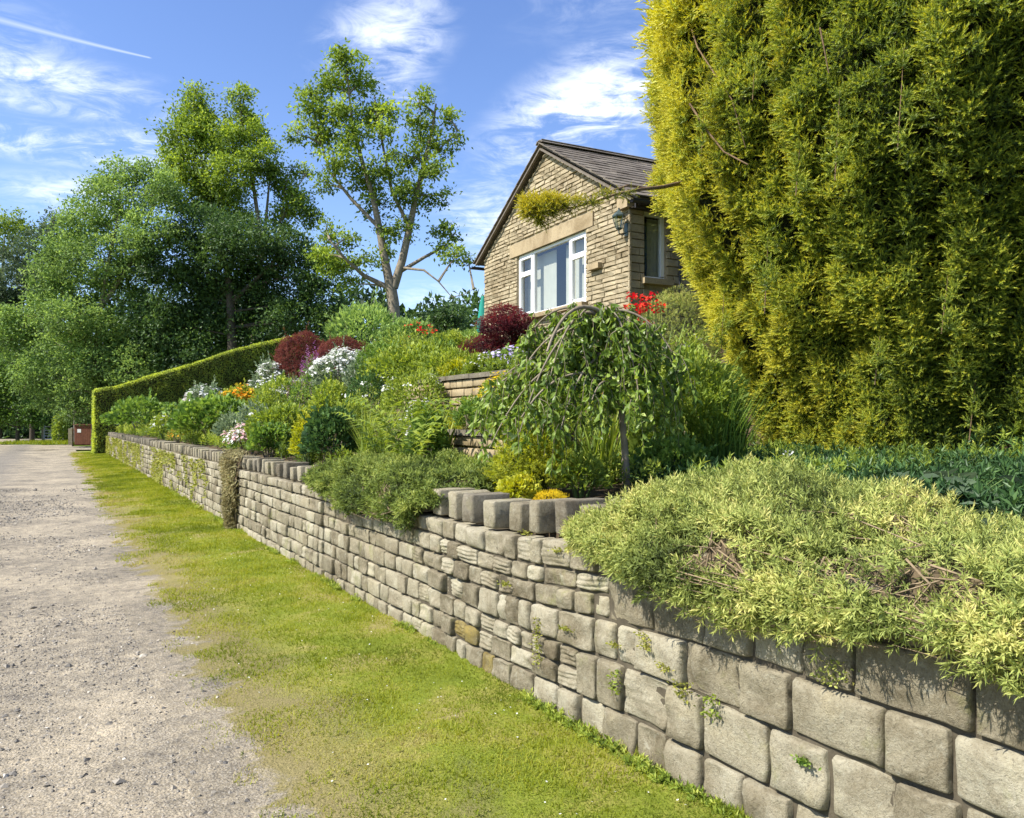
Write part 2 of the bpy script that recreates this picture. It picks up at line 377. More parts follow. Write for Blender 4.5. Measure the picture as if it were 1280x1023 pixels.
g_ = lambda *a: list(a)
LM = {
 'yew': leafmat('golden yew needles', [(.03, .052, .015), (.085, .13, .022), (.20, .26, .035), (.37, .41, .05), (.56, .53, .06)], .3, .5, .3, big=.8),
 'yewgold': leafmat('bright gold yew tips', [(.05, .07, .012), (.17, .19, .02), (.36, .34, .03), (.52, .46, .04)], .35, .5, .3, big=1.4),
 'trail': leafmat('silvery green trailing foliage', [(0.0482, 0.065, 0.0167), (0.1348, 0.175, 0.0416), (0.2793, 0.33, 0.0833), (0.4238, 0.46, 0.1292), (0.5779, 0.54, 0.1833)], .3, .6, .2, big=2.2),
 'trail2': leafmat('grey green trailing foliage', [(.04, .06, .018), (.115, .16, .035), (.22, .28, .06), (.38, .42, .11)], .3, .6, .2, big=2.2),
 'dry': leafmat('dry straw trailing stems', [(0.1755, 0.1485, 0.0675), (0.2835, 0.2565, 0.1215), (0.432, 0.378, 0.2025), (0.405, 0.4455, 0.162)], .3, .8, .1, big=3),
 'mid': leafmat('mid green leaves', [(0.0435, 0.0854, 0.0186), (0.101, 0.1863, 0.0342), (0.1863, 0.295, 0.0544), (0.3105, 0.4192, 0.0854)], .35, .5, .3),
 'fresh': leafmat('fresh green leaves', [(0.0578, 0.0924, 0.0139), (0.1502, 0.2195, 0.0323), (0.2888, 0.3696, 0.0578), (0.4851, 0.5313, 0.1155)], .4, .55, .25),
 'lime': leafmat('lime yellow leaves', [(0.126, 0.1575, 0.0158), (0.2835, 0.3255, 0.0315), (0.4515, 0.462, 0.0473), (0.588, 0.546, 0.063)], .4, .6, .2),
 'dkgloss': leafmat('dark glossy leaves', [(0.0244, 0.0568, 0.0194), (0.0486, 0.1054, 0.0324), (0.0972, 0.1782, 0.0486), (0.1782, 0.2754, 0.081)], .25, .45, .25),
 'glauc': leafmat('pale grey green leaves', [(0.066, 0.099, 0.055), (0.132, 0.187, 0.099), (0.242, 0.308, 0.165), (0.363, 0.418, 0.242)], .3, .6, .2),
 'weep': leafmat('hanging pointed green leaves', [(.06, .10, .018), (.14, .22, .03), (.26, .36, .06), (.44, .52, .15)], .4, .4, .4),
 'barb': leafmat('wine red barberry leaves', [(.05, .014, .012), (.12, .032, .024), (.20, .06, .04), (.28, .12, .07)], .35, .5, .25),
 'acer': leafmat('purple red maple leaves', [(.03, .008, .014), (.085, .018, .024), (.18, .03, .03), (.30, .06, .03)], .4, .5, .25),
 'broad': leafmat('sunlit broadleaf foliage', [(0.056, 0.091, 0.028), (0.119, 0.182, 0.0448), (0.224, 0.308, 0.07), (0.378, 0.462, 0.112)], .4, .5, .25, big=.35),
 'willow': leafmat('grey green willow foliage', [(0.0704, 0.1146, 0.0349), (0.1561, 0.2465, 0.0631), (0.281, 0.405, 0.105), (0.4526, 0.5811, 0.1681)], .4, .55, .2, big=.3),
 'dwood': leafmat('deep green woodland foliage', [(0.0256, 0.0517, 0.0166), (0.0491, 0.0973, 0.0265), (0.0944, 0.1656, 0.0364), (0.177, 0.2691, 0.058)], .3, .5, .3, big=.3),
 'ash': leafmat('ash tree foliage', [(0.0683, 0.1111, 0.0239), (0.1537, 0.2306, 0.0376), (0.2903, 0.3928, 0.0598), (0.4611, 0.5635, 0.0854)], .45, .5, .25, big=.4),
 'blue': leafmat('blue green conifer foliage', [(0.028, 0.049, 0.028), (0.063, 0.098, 0.049), (0.119, 0.168, 0.07), (0.196, 0.252, 0.098)], .25, .6, .2, big=.3),
 'hedge': leafmat('clipped hedge foliage', [(0.1174, 0.1467, 0.041), (0.2349, 0.2936, 0.0645), (0.4243, 0.4992, 0.0875), (0.6577, 0.7193, 0.1027)], .35, .6, .2, big=.8),
 'grass': leafmat('mown grass', [(.13, .17, .018), (.22, .27, .022), (.34, .355, .04), (.44, .37, .15)], .4, .6, .2, big=1.1),
 'moss': leafmat('yellow green moss', [(.13, .15, .03), (.24, .26, .05), (.36, .37, .08), (.46, .42, .12)], .3, .8, .1, big=2),
 'white': leafmat('white petals', [(.55, .58, .5), (.7, .7, .66), (.82, .82, .78)], .3, .7, .1),
 'lilac': leafmat('lilac petals', [(.42, .36, .6), (.6, .52, .75), (.76, .7, .85)], .3, .7, .1),
 'pink': leafmat('pale pink petals', [(.5, .25, .27), (.68, .45, .45), (.8, .68, .66)], .3, .7, .1),
 'purple': leafmat('purple spires', [(.2, .06, .18), (.32, .12, .28), (.45, .25, .4)], .3, .7, .1),
 'orange': leafmat('orange petals', [(.55, .16, .015), (.75, .32, .02), (.8, .5, .04)], .3, .7, .1),
 'yellow': leafmat('yellow petals', [(.55, .42, .02), (.72, .55, .03), (.8, .66, .05)], .3, .7, .1),
 'red': leafmat('scarlet petals', [(.45, .02, .012), (.7, .04, .015), (.8, .09, .03)], .3, .6, .2),
}

# ------------------------------------------------------------------ the lie of the land: u runs along the road wall, v into the garden
O0 = np.array([2.744, 0.]); A = np.array([-.4985, .8669]); B = np.array([.8669, .4985])
A3 = np.array([*A, 0]); B3 = np.array([*B, 0]); Z3 = np.array([0, 0, 1.])
def W(u, v, z):
    u, v, z = np.broadcast_arrays(np.asarray(u, float), v, z)
    return np.stack([O0[0]+u*A[0]+v*B[0], O0[1]+u*A[1]+v*B[1], z], -1)
def UV(x, y):
    dx = x-O0[0]; dy = y-O0[1]; return dx*A[0]+dy*A[1], dx*B[0]+dy*B[1]
def terr(x, y):
    u, v = UV(np.asarray(x, float), np.asarray(y, float))
    a = np.interp(v, [.2, 1.12, 1.22, 2.12, 2.22, 5.3, 10, 14, 200], [1.0, 1.07, 1.46, 1.52, 2.05, 2.75, 4.0, 5.0, 5.4])
    b = np.interp(v, [.2, 1, 2, 3, 5, 8, 12, 200], [1.0, 1.2, 1.55, 2.0, 2.75, 3.6, 4.9, 5.4])
    c = np.interp(v, [.2, 1.5, 4.4, 6.2, 14, 200], [1.0, 1.07, 1.15, 2.6, 5.0, 5.4])
    t = np.clip((u-11)/3, 0, 1); q = np.clip((np.asarray(x, float)-.0)/.5, 0, 1)*np.clip((12-u)/2, 0, 1)
    return (a*(1-t)+b*t)*(1-q)+c*q
def at(px, py, Y): return np.array([(px-640)/F*Y, Y, EYE+(HOR-py)/F*Y])
def Yv(px, v): return (v/B[0]+O0[0])/(.575+(px-640)/F)      # depth of the line of sight px at distance v behind the wall

# ------------------------------------------------------------------ ground, lane, verge
def sheet(name, us, vs, zf, m, **k):
    U, Vv = np.meshgrid(us, vs, indexing='ij'); P = W(U, Vv, 0.*U); P[..., 2] = zf(U, Vv, P)
    n, mm = U.shape; g = G()
    idx = np.arange(n*mm).reshape(n, mm)
    Fq = np.stack([idx[:-1, :-1], idx[1:, :-1], idx[1:, 1:], idx[:-1, 1:]], -1).reshape(-1, 4)[:, ::-1]
    g.add(P.reshape(-1, 3), Fq, .5); return g.build(name, m, None, True, **k)
def vcoord(nt, g):
    s = nd(nt, 'ShaderNodeSeparateXYZ'); nt.links.new(g, s.inputs[0])
    return nmath(nt, 'ADD', nmath(nt, 'MULTIPLY', nmath(nt, 'SUBTRACT', s.outputs[0], float(O0[0])), float(B[0])), nmath(nt, 'MULTIPLY', s.outputs[1], float(B[1])))
def lane_colour(nt, g, v):
    big = ntex(nt, .8, 9, .72, g, .5); mid = ntex(nt, 9, 9, .8, g, .2); fin = ntex(nt, 60, 6, .8, g); grit = ntex(nt, 190, 3, .8, g)
    c = ramp(nt, nmath(nt, 'ADD', nmath(nt, 'MULTIPLY', big, .5), nmath(nt, 'MULTIPLY', mid, .5)), [(.40, (.145, .126, .098)), (.47, (.25, .215, .157)), (.53, (.355, .302, .215)), (.60, (.47, .395, .275))])
    # greyer loose stone down the middle between the wheel tracks
    d = nmath(nt, 'ABSOLUTE', nmath(nt, 'ADD', v, 4.15))
    mr = nd(nt, 'ShaderNodeMapRange'); nt.links.new(nmath(nt, 'ADD', d, nmath(nt, 'MULTIPLY', nmath(nt, 'SUBTRACT', ntex(nt, 1.3, 6, .7, g), .5), 2.2)), mr.inputs[0])
    mr.inputs[1].default_value = .9; mr.inputs[2].default_value = .25; mr.inputs[4].default_value = .75
    c = nmix(nt, mr.outputs[0], c, (.175, .16, .135))
    sp = ramp(nt, fin, [(.35, (.4, .38, .36)), (.5, (1, 1, 1)), (.68, (1.3, 1.27, 1.2))])
    c = nmix(nt, .75, c, sp, 'MULTIPLY')
    sp2 = ramp(nt, grit, [(.33, (.55, .54, .53)), (.5, (1, 1, 1)), (.66, (1.25, 1.25, 1.25))])
    c = nmix(nt, .6, c, sp2, 'MULTIPLY')
    vo = nd(nt, 'ShaderNodeTexVoronoi'); vo.inputs['Scale'].default_value = 75; nt.links.new(g, vo.inputs['Vector'])
    peb = nd(nt, 'ShaderNodeMapRange'); nt.links.new(vo.outputs['Distance'], peb.inputs[0]); peb.inputs[1].default_value = .25; peb.inputs[2].default_value = .65; peb.inputs[3].default_value = 1; peb.inputs[4].default_value = 0
    sv = nd(nt, 'ShaderNodeSeparateColor'); nt.links.new(vo.outputs['Color'], sv.inputs[0])
    c = nmix(nt, nmath(nt, 'MULTIPLY', peb.outputs[0], .4), c, ramp(nt, sv.outputs[0], [(.1, (.11, .105, .10)), (.5, (.27, .25, .215)), (.95, (.50, .46, .39))]))
    h = nmath(nt, 'ADD', nmath(nt, 'ADD', nmath(nt, 'MULTIPLY', mid, .6), nmath(nt, 'MULTIPLY', peb.outputs[0], .3)), nmath(nt, 'MULTIPLY', fin, .8))
    return c, h
m, nt, out = mat('gravel lane'); g = geo(nt); v = vcoord(nt, g); c, h = lane_colour(nt, g, v); principled(nt, out, c, .95, h, .9, .012, .1); M['lane'] = m
m, nt, out = mat('grass verge soil'); g = geo(nt); v = vcoord(nt, g); c, h = lane_colour(nt, g, v)
gn = ntex(nt, 1.6, 7, .7, g, .4); gf = ntex(nt, 60, 5, .7, g)
gc = ramp(nt, gn, [(.3, (.13, .17, .02)), (.46, (.20, .235, .03)), (.56, (.27, .26, .055)), (.68, (.33, .27, .12))])
straw = nd(nt, 'ShaderNodeMapRange'); nt.links.new(nmath(nt, 'ADD', v, nmath(nt, 'MULTIPLY', nmath(nt, 'SUBTRACT', gn, .5), 1.6)), straw.inputs[0]); straw.inputs[1].default_value = -.85; straw.inputs[2].default_value = -1.35; straw.inputs[4].default_value = .9
gc = nmix(nt, straw.outputs[0], gc, (.26, .21, .10))
gc = nmix(nt, .7, gc, ramp(nt, gf, [(.3, (.5, .55, .45)), (.6, (1.1, 1.1, 1.1))]), 'MULTIPLY')
ed = nd(nt, 'ShaderNodeMapRange'); nt.links.new(nmath(nt, 'ADD', v, nmath(nt, 'MULTIPLY', nmath(nt, 'SUBTRACT', ntex(nt, 2.6, 8, .75, g, .6), .5), 1.1)), ed.inputs[0]); ed.inputs[1].default_value = -1.58; ed.inputs[2].default_value = -1.48
c = nmix(nt, ed.outputs[0], c, gc); principled(nt, out, c, .95, nmath(nt, 'ADD', h, gf), .8, .012, .1); M['verge'] = m
m, nt, out = mat('rough field grass'); g = geo(nt)
c = ramp(nt, ntex(nt, .5, 8, .7, g), [(.3, (.06, .10, .015)), (.5, (.13, .19, .03)), (.7, (.24, .27, .06))]); principled(nt, out, c, .95, ntex(nt, 12, 6, .7, g), .8, .05, .1); M['field'] = m
m, nt, out = mat('garden soil'); g = geo(nt)
c = ramp(nt, ntex(nt, 3, 9, .75, g), [(.3, (.045, .032, .02)), (.52, (.10, .073, .045)), (.7, (.19, .15, .10))]); principled(nt, out, c, .95, ntex(nt, 22, 8, .75, g), 1., .03, .1); M['soil'] = m

g = G(); g.add([(-1500, -300, -.07), (1500, -300, -.07), (1500, 2500, -.07), (-1500, 2500, -.07)], [(0, 1, 2, 3)]); g.build('ground', M['field'], kind='structure')
us = np.concatenate([np.linspace(-3, 20, 270), np.linspace(20.5, 75, 90), np.linspace(78, 110, 12)])
bumpz = lambda U, V_, P: np.maximum(-.035, .026*fbm(P*[.9, .9, 0]+[3, 1, 0], 5)+.010*fbm(P*[3.5, 3.5, 0], 6)-.02*np.exp(-((V_+2.7)/.5)**2)-.02*np.exp(-((V_+5.5)/.5)**2)+.01)
lane_cut = lambda V_: np.where(V_ > -6.9, 0, -.05)
sheet('lane', us, np.linspace(-7.2, -1.2, 80), lambda U, V_, P: bumpz(U, V_, P)*np.clip((V_+7.2)/.5, 0, 1)-.01, M['lane'], kind='structure')
vergez = lambda U, V_, P: np.maximum(bumpz(U, V_, P)-.01+.004, 0)*0+bumpz(U, V_, P)-.006+.045*np.clip((V_+1.6)/1.1, 0, 1)+.012*vn(P*[2, 2, 0], 8)*np.clip((V_+1.6)/.4, 0, 1)
sheet('grass_verge', us[us < 50.5], np.linspace(-1.85, .06, 24), vergez, M['verge'], kind='structure')
vs = np.concatenate([[.13], np.linspace(.18, 3, 40), np.linspace(3.2, 16, 34), np.linspace(18, 70, 14)])
def gz(U, V_, P):
    z = terr(P[..., 0], P[..., 1])+.035*fbm(P*[1.6, 1.6, 0], 3)
    z = np.where(V_ < .15, -.05, z); return np.where(U > 46.9, -.05, z)
sheet('garden_soil', np.concatenate([np.linspace(-6, 14, 81), np.linspace(14.5, 46.8, 66), [47]]), vs, gz, M['soil'], kind='structure')

# gravel: loose stones, thinning with distance and lying in drifts
def ground_pts(n, u0, u1, v0, v1, pw=1.):
    u = u0+(u1-u0)*rng.random(n)**pw; v = v0+(v1-v0)*rng.random(n); return u, v
g = G()
N = 270000
u, v = ground_pts(N, 1.6, 24, -6.2, -1.15, 2.1)
P = W(u, v, 0.*u); dn = fbm(P*[1.1, 1.1, 0], 21)+.6*np.exp(-((v+4.15)/.8)**2)
sz = rng.lognormal(-5.62, .55, N)*(1+.9*(rng.random(N) < .06))*(1+.03*u)
keep = (rng.random(N) < np.clip(.42+1.8*dn, .10, 1)) & (v < -1.35+.35*vn(P*[3, 3, 0], 4)); P = P[keep]; u = u[keep]; v = v[keep]; sz = sz[keep]
P[:, 2] = bumpz(u, v, P)-.01+sz*.15
k = rng.integers(0, 6, len(P)); tn = np.clip(rng.normal(.45, .22, len(P)), 0, 1)
for i in range(6):
    q = k == i; g.scat(ROCKS[i], P[q], np.tile(Z3, (q.sum(), 1))+.3*rdir(q.sum()), sz[q], tn[q])
m, nt, out = mat('gravel stones'); at_ = nd(nt, 'ShaderNodeAttribute', attribute_name='tint').outputs['Fac']
principled(nt, out, ramp(nt, at_, [(.05, (.09, .085, .078)), (.4, (.20, .182, .152)), (.7, (.35, .31, .245)), (1, (.52, .48, .40))]), .9, ntex(nt, 200, 3, .6, geo(nt)), .3, .002, .2)
M['gravel'] = m
g.build('gravel', m, kind='stuff', label='loose grey and buff gravel scattered over the lane', category='gravel')

# grass blades
GR = [T([(-.05, 0, 0), (.05, 0, 0), (0, b, 1)], [(0, 1, 2)], [-.12, -.12, .12]) for b in (.15, .45, .8)]
g = G(); N = 330000
u = 2.2+rng.random(N)**2.3*46; v = -1.75+1.78*rng.random(N); P = W(u, v, 0.*u)
edge = v+1.55+.42*fbm(P*[1.7, 1.7, 0], 31)+.25*vn(P*[6, 6, 0], 12)
bare = fbm(P*[1.3, 1.3, 0], 44)
pr = np.clip(edge*3., 0, 1)*np.clip(1.15-1.2*np.clip(bare-.1, 0, 1)*np.clip((-v-.3), 0, 1)*1.3, .15, 1)
pr = np.maximum(pr, .6*((vn(P*[5, 5, 0], 77) > .62) & (v > -1.7) & (u < 14)))
q = rng.random(N) < pr; P = P[q]; u = u[q]; v = v[q]; e = edge[q]; ba = bare[q]
P[:, 2] = vergez(u, v, P)-.004
nearwall = np.exp(-((v+.02)/.10)**2)
hgt = rng.uniform(.012, .028, len(P))*(1+.5*vn(P*[4, 4, 0], 9))*(1+np.clip(u-4, 0, 20)*.05)*(1+2.0*nearwall*np.clip(vn(P*[2.2, 2.2, 0], 15)+.3, 0, 1))
tn = np.clip(.34+.34*vn(P*[1.3, 1.3, 0], 71)+.16*vn(P*[7, 7, 0], 72)+.5*np.clip(.45-e, 0, 1)+.45*np.clip(ba, 0, .6)*np.clip(-v-.1, 0, 1)+rng.normal(0, .11, len(P)), 0, 1)
k = rng.integers(0, 3, len(P))
for i in range(3):
    s_ = k == i; g.scat(GR[i], P[s_], Z3+.75*rng.normal(size=(s_.sum(), 3))*[1, 1, .2], np.stack([.06+.004*np.clip(u[s_]-6, 0, 40), hgt[s_], hgt[s_]], 1), tn[s_])
g.build('verge_grass', LM['grass'], kind='stuff', label='short bright green and straw coloured grass on the verge', category='grass')

# coarser tufts and flat rosettes among the mown blades
g = G(); N = 2600; u = 2.3+rng.random(N)**1.7*16; v = rng.uniform(-1.65, -.1, N); P = W(u, v, 0.*u); q = vn(P*[3.2, 3.2, 0], 88)+.4*vn(P*[11, 11, 0], 89) > .12; P = P[q]; P[:, 2] = vergez(u[q], v[q], P)-.003; n = len(P)
g.scat(TUFT[1], P, Z3+.45*rdir(n), rng.uniform(.018, .045, n), .25+.25*vn(P*[2, 2, 0], 90)+rng.normal(0, .12, n)); g.build('verge_tufts', LM['grass'], kind='stuff', label='coarse darker tufts scattered through the mown verge', category='grass')
# small white clover heads and pale stones in the turf
g = G(); u = 2.6+rng.random(260)**1.6*12; v = rng.uniform(-1.4, -.15, 260); P = W(u, v, 0.*u); P[:, 2] = vergez(u, v, P)+.012
g.scat(FLOW, P, Z3+.4*rdir(260), rng.uniform(.004, .008, 260), .6); g.build('clover_heads', LM['white'], kind='stuff', label='tiny white clover heads dotted in the verge grass', category='flowers')

# ------------------------------------------------------------------ the road wall, stone by stone
def face_block(P00, U, Z, OUT, res, depth, rnd, bulge, rough, groove=0, seed=0, skirt=.1):
    """cushion-faced block: P00(s,t) gives the bare face point, OUT the outward normal; returns verts, quads"""
    nx, nz = res
    def axis(n, L):
        e = min(rnd/L, .3); return np.concatenate([[0, e*.35], np.linspace(e, 1-e, max(n-3, 2)), [1-e*.35, 1]])
    s = axis(nx, U); t = axis(nz, Z); S, Tt = np.meshgrid(s, t, indexing='ij')
    du = np.minimum(S, 1-S)*U/rnd; dz = np.minimum(Tt, 1-Tt)*Z/rnd
    rd = lambda d: 1-np.sqrt(np.clip(1-(1-np.clip(d, 0, 1))**2, 0, 1))
    rec = rnd*.9*np.clip(rd(du)+rd(dz), 0, 1.25)
    o = depth-rec+bulge*np.sin(math.pi*S)*np.sin(math.pi*Tt)
    # rounded corners in the plane of the face
    ck = np.clip(1-du*.6, 0, 1)*np.clip(1-dz*.6, 0, 1)
    S2 = S+np.where(S < .5, 1, -1)*ck*rnd*.28/U; T2 = Tt+np.where(Tt < .5, 1, -1)*ck*rnd*.28/Z
    wob = rnd*.30*(groove >= 0); S2 = S2-wob/U*np.clip(np.abs(S-.5)*2, 0, 1)**2*(1+vn(np.stack([Tt*Z*16, S*3, S*0+seed*1.7], -1), 7))*np.sign(S-.5); T2 = T2-wob/Z*np.clip(np.abs(Tt-.5)*2, 0, 1)**2*(1+vn(np.stack([S*U*14, Tt*3, S*0+seed*2.1], -1), 8))*np.sign(Tt-.5)
    P = P00(S2, T2)
    nz_ = fbm(np.stack([S*U*9, Tt*Z*13, S*0+seed*3.7], -1), seed % 97, 4)
    o = o+rough*1.15*nz_*np.clip(du*1.2, .15, 1)*np.clip(dz*1.2, .15, 1)
    if groove:
        ph = Tt*Z/.026+.35*vn(np.stack([S*U*6, Tt*0, S*0+seed], -1), seed % 31)
        o = o-groove*np.clip(np.abs((ph % 1)-.5)*2-.35, 0, 1)*np.clip(du, 0, 1)
    P = P+OUT*o[..., None]
    n, mm = S.shape; idx = np.arange(n*mm).reshape(n, mm)
    Fq = list(np.stack([idx[:-1, :-1], idx[1:, :-1], idx[1:, 1:], idx[:-1, 1:]], -1).reshape(-1, 4))
    ring = [idx[i, 0] for i in range(n)]+[idx[n-1, j] for j in range(1, mm)]+[idx[i, mm-1] for i in range(n-2, -1, -1)]+[idx[0, j] for j in range(mm-2, 0, -1)]
    V = P.reshape(-1, 3); rb = V[ring]-OUT*(skirt); b = len(V); V = np.concatenate([V, rb]); L_ = len(ring)
    for i in range(L_): j = (i+1) % L_; Fq.append((ring[j], ring[i], b+i, b+j))
    return V, np.array(Fq)
wall = thing('garden_wall', 'long dry stone retaining wall of grey gritstone beside the grass verge', 'wall', tuple(W(6, 0, 0)))
def course_lines(u, n, sec):
    th = np.clip((u-3.6)/2.2, 0, 1); th = th*th*(3-2*th)
    top = 1.08*(1-th)+.93*th; t2 = np.clip((u-4.6)/2.6, 0, 1)
    wts = np.array([1.15, .62, .58, 1.08, .56, .54, .92])*(1-t2)+np.array([1.1, 1.05, 1.05, 1., .95, .95, .9])*t2
    z = np.concatenate([[0], np.cumsum(wts)])/wts.sum()*top
    return z+.011*vn(np.stack([np.full(8, u*.9), np.arange(8)*1.7, np.zeros(8)], -1), 5)*np.concatenate([[0], np.ones(6), [.3]])
blocks = []
def gen(u0, u1, lo, hi, w0, w1, seed, off=0.):
    r = np.random.default_rng(seed); u = u0; first = True
    while u < u1-.02:
        k = w0(u)+(w1(u)-w0(u))*r.random()**1.3
        if first: k *= r.uniform(.45, 1); first = False
        e = min(u+k, u1)
        if u1-e < .09: e = u1
        za = course_lines(u, 7, ''); zb = course_lines(e, 7, '')
        blocks.append(dict(u0=u, u1=e, a0=za[lo], a1=za[hi], b0=zb[lo], b1=zb[hi], c=lo, off=off+r.uniform(-.008, .008), r=r.random(4), seed=len(blocks)))
        u = e
wn0 = lambda u: np.interp(u, [2.5, 5, 9], [.22, .13, .12]); wn1 = lambda u: np.interp(u, [2.5, 5, 9], [.42, .32, .30])
ends = {}
for j, (lo, hi, ue) in enumerate([(0, 1, 5.2), (1, 3, 4.75), (3, 4, 5.5), (4, 6, 4.5), (6, 7, 5.1)]):
    gen(.6, ue, lo, hi, wn0, wn1, 30+j)
    for k in range(lo, hi): ends[k] = ue
for k in range(7):
    gen(ends[k], 9.2, k, k+1, wn0, wn1, 50+k)
    gen(9.2, 13.4, k, k+1, lambda u: .14, lambda u: .34, 70+k, .012)
    gen(13.4, 45.0, k, k+1, lambda u: .18, lambda u: .42, 90+k)
def pxs(b):
    uc = (b['u0']+b['u1'])/2; p = W(uc, 0, .5); y = max(p[1], .5)
    a = W(b['u0'], 0, 0); c_ = W(b['u1'], 0, 0)
    wpx = abs(F*a[0]/max(a[1], .4)-F*c_[0]/max(c_[1], .4)); return wpx*(b['a1']-b['a0'])/y*F
blocks.sort(key=lambda b: -pxs(b) if W(b['u0'], 0, 0)[0]/max(W(b['u0'], 0, 0)[1], .1) < .8 else 0)
rest = G(); yellowed = [(623, 830), (600, 802), (588, 790)]
def is_near(b, px, py):
    uc = (b['u0']+b['u1'])/2; p = W(uc, 0, (b['a0']+b['a1'])/2); x = 640+F*p[0]/p[1]; y = HOR+F*(EYE-p[2])/p[1]
    return abs(x-px) < 11 and abs(y-py) < 16
for i, b in enumerate(blocks):
    gp = .002+.004*b['r'][2]; U = b['u1']-b['u0']-2*gp; Zh = min(b['a1']-b['a0'], b['b1']-b['b0'])-2*gp
    def P00(S, Tt, b=b, gp=gp):
        uu = b['u0']+gp+(b['u1']-b['u0']-2*gp)*S; lo = b['a0']*(1-S)+b['b0']*S+gp; hi = b['a1']*(1-S)+b['b1']*S-gp
        return W(uu, 0*S, lo+(hi-lo)*Tt)
    near = b['u0'] < 6.8; far = b['u0'] > 15
    grooved = (b['r'][0] < .30 and b['u0'] > 3.6) if b['u0'] < 9.2 else b['r'][0] < .3
    res = (13, 16) if (near and grooved) else (13, 9) if near else (6, 9) if (grooved and b['u0'] < 13.4) else (6, 5) if not far else (4, 4)
    V, Fq = face_block(P00, U, Zh, -B3, res,   .035+b['off']+.024*b['r'][1], .009+.008*b['r'][3] if not far else .010, .002+.005*b['r'][2],
                       (.026 if near else .02), (.014 if grooved and not far else 0), b['seed'])
    tint = np.clip(.05+.85*b['r'][3]+.1*b['r'][2], 0, 1)*np.ones(len(V))
    mt = M['lichen'] if any(is_near(b, *q) for q in yellowed) else M['wall']
    if i < 300:
        g = G(); g.add(V, Fq, tint); g.tt[0] = g.tt[0]*0+.5 if mt is M['lichen'] else g.tt[0]; g.build('stone', mt, wall, True)
    else: rest.add(V, Fq, tint)
rest.build('stonework', M['wall'], wall, True, kind='stuff')
# earth core behind the faces, and flat bed under the coping
g = G()
for (ua, ub, zt) in ((-.5, 4.4, 1.03), (4.4, 45.0, .92)):
    c_ = W((ua+ub)/2, .123, zt/2); g.box(c_, [A3, B3, Z3], [(ub-ua)/2, .147, zt/2-.004], .5)
g.build('wall_core', M['core'], wall)
# upright coping: tall stones standing proud, low ones set back between them
cops = G(); r = np.random.default_rng(12); u = 4.4; k = 0
while u < 44.9:
    tall = k % 2 == 0; wd = r.uniform(.12, .17) if tall else (r.uniform(.08, .13) if u < 9 else r.uniform(.11, .15))
    if 4.6 < u < 7: wd *= 1.05
    hh = r.uniform(.155, .20) if tall else (r.uniform(.10, .135) if u < 9 else r.uniform(.05, .09)); sb = r.uniform(0, .02) if tall else r.uniform(.09, .13); zb = course_lines(u, 6 if u < 9.2 else 7, 'R' if u < 9.2 else 'L')[-1]+.004
    n6 = 6 if u < 14 else 4
    lean = r.uniform(-.012, .012)
    Pf = lambda S, Tt, u=u, wd=wd, hh=hh, sb=sb, zb=zb, lean=lean: W(u+.005+(wd-.01)*S+lean*Tt, sb+0*S+.005, zb+hh*Tt)
    V, Fq = face_block(Pf, wd-.01, hh, -B3, (n6, n6), .035, .016, .004, .016, 0, k+900, skirt=.27-sb)
    tn = np.clip(.25+.4*r.random(), 0, 1)*np.ones(len(V))
    if k < 150: g = G(); g.add(V, Fq, tn); g.build('coping_stone', M['walldark'] if r.random() < .25 else M['wall'], wall, True)
    else: cops.add(V, Fq, tn)
    u += wd+.004; k += 1
if cops.V: cops.build('coping_row', M['walldark'], wall, True, kind='stuff')

# ------------------------------------------------------------------ terrace walls between the beds
def terrace(v0, z0, z1, ua, ub, nc, label, seed):
    t = thing('terrace_wall', label, 'wall', tuple(W((ua+ub)/2, v0, z0))); r = np.random.default_rng(seed)
    hh = (z1-.06-z0)/nc
    for c in range(nc):
        u = ua
        while u < ub-.02:
            e = min(u+r.uniform(.16, .38), ub)
            if ub-e < .1: e = ub
            Pf = lambda S, Tt, u=u, e=e, c=c: W(u+.004+(e-u-.008)*S, v0+0*S, z0+c*hh+.004+(hh-.008)*Tt)
            V, Fq = face_block(Pf, e-u-.008, hh-.008, -B3, (4, 4), .03, .012, .004, .006, 0, seed*31+c*7+int(u*10))
            g = G(); g.add(V, Fq, np.clip(r.random(), 0, 1)); g.build('stone', M['terrace'], t, True); u = e
    u = ua
    while u < ub:
        e = min(u+r.uniform(.45, .7), ub)
        g = G(); g.box(W((u+e)/2, v0+.1, z1-.028+r.uniform(-.003, .003)), [A3, B3, Z3], [(e-u)/2-.004, .16, .028], .4); g.build('coping_slab', M['walldark'], t); u = e
    g = G(); g.box(W((ua+ub)/2, v0+.10, (z0+z1)/2-.04), [A3, B3, Z3], [(ub-ua)/2-.01, .075, (z1-z0)/2-.03], .5); g.build('wall_core', M['core'], t)
terrace(1.14, 1.03, 1.53, 7.3, 10.4, 4, 'lower terrace wall of buff stone above the trailing bush', 2)
terrace(2.14, 1.48, 2.20, 8.9, 12.4, 6, 'upper terrace wall of buff stone left of the yellow flowers', 4)
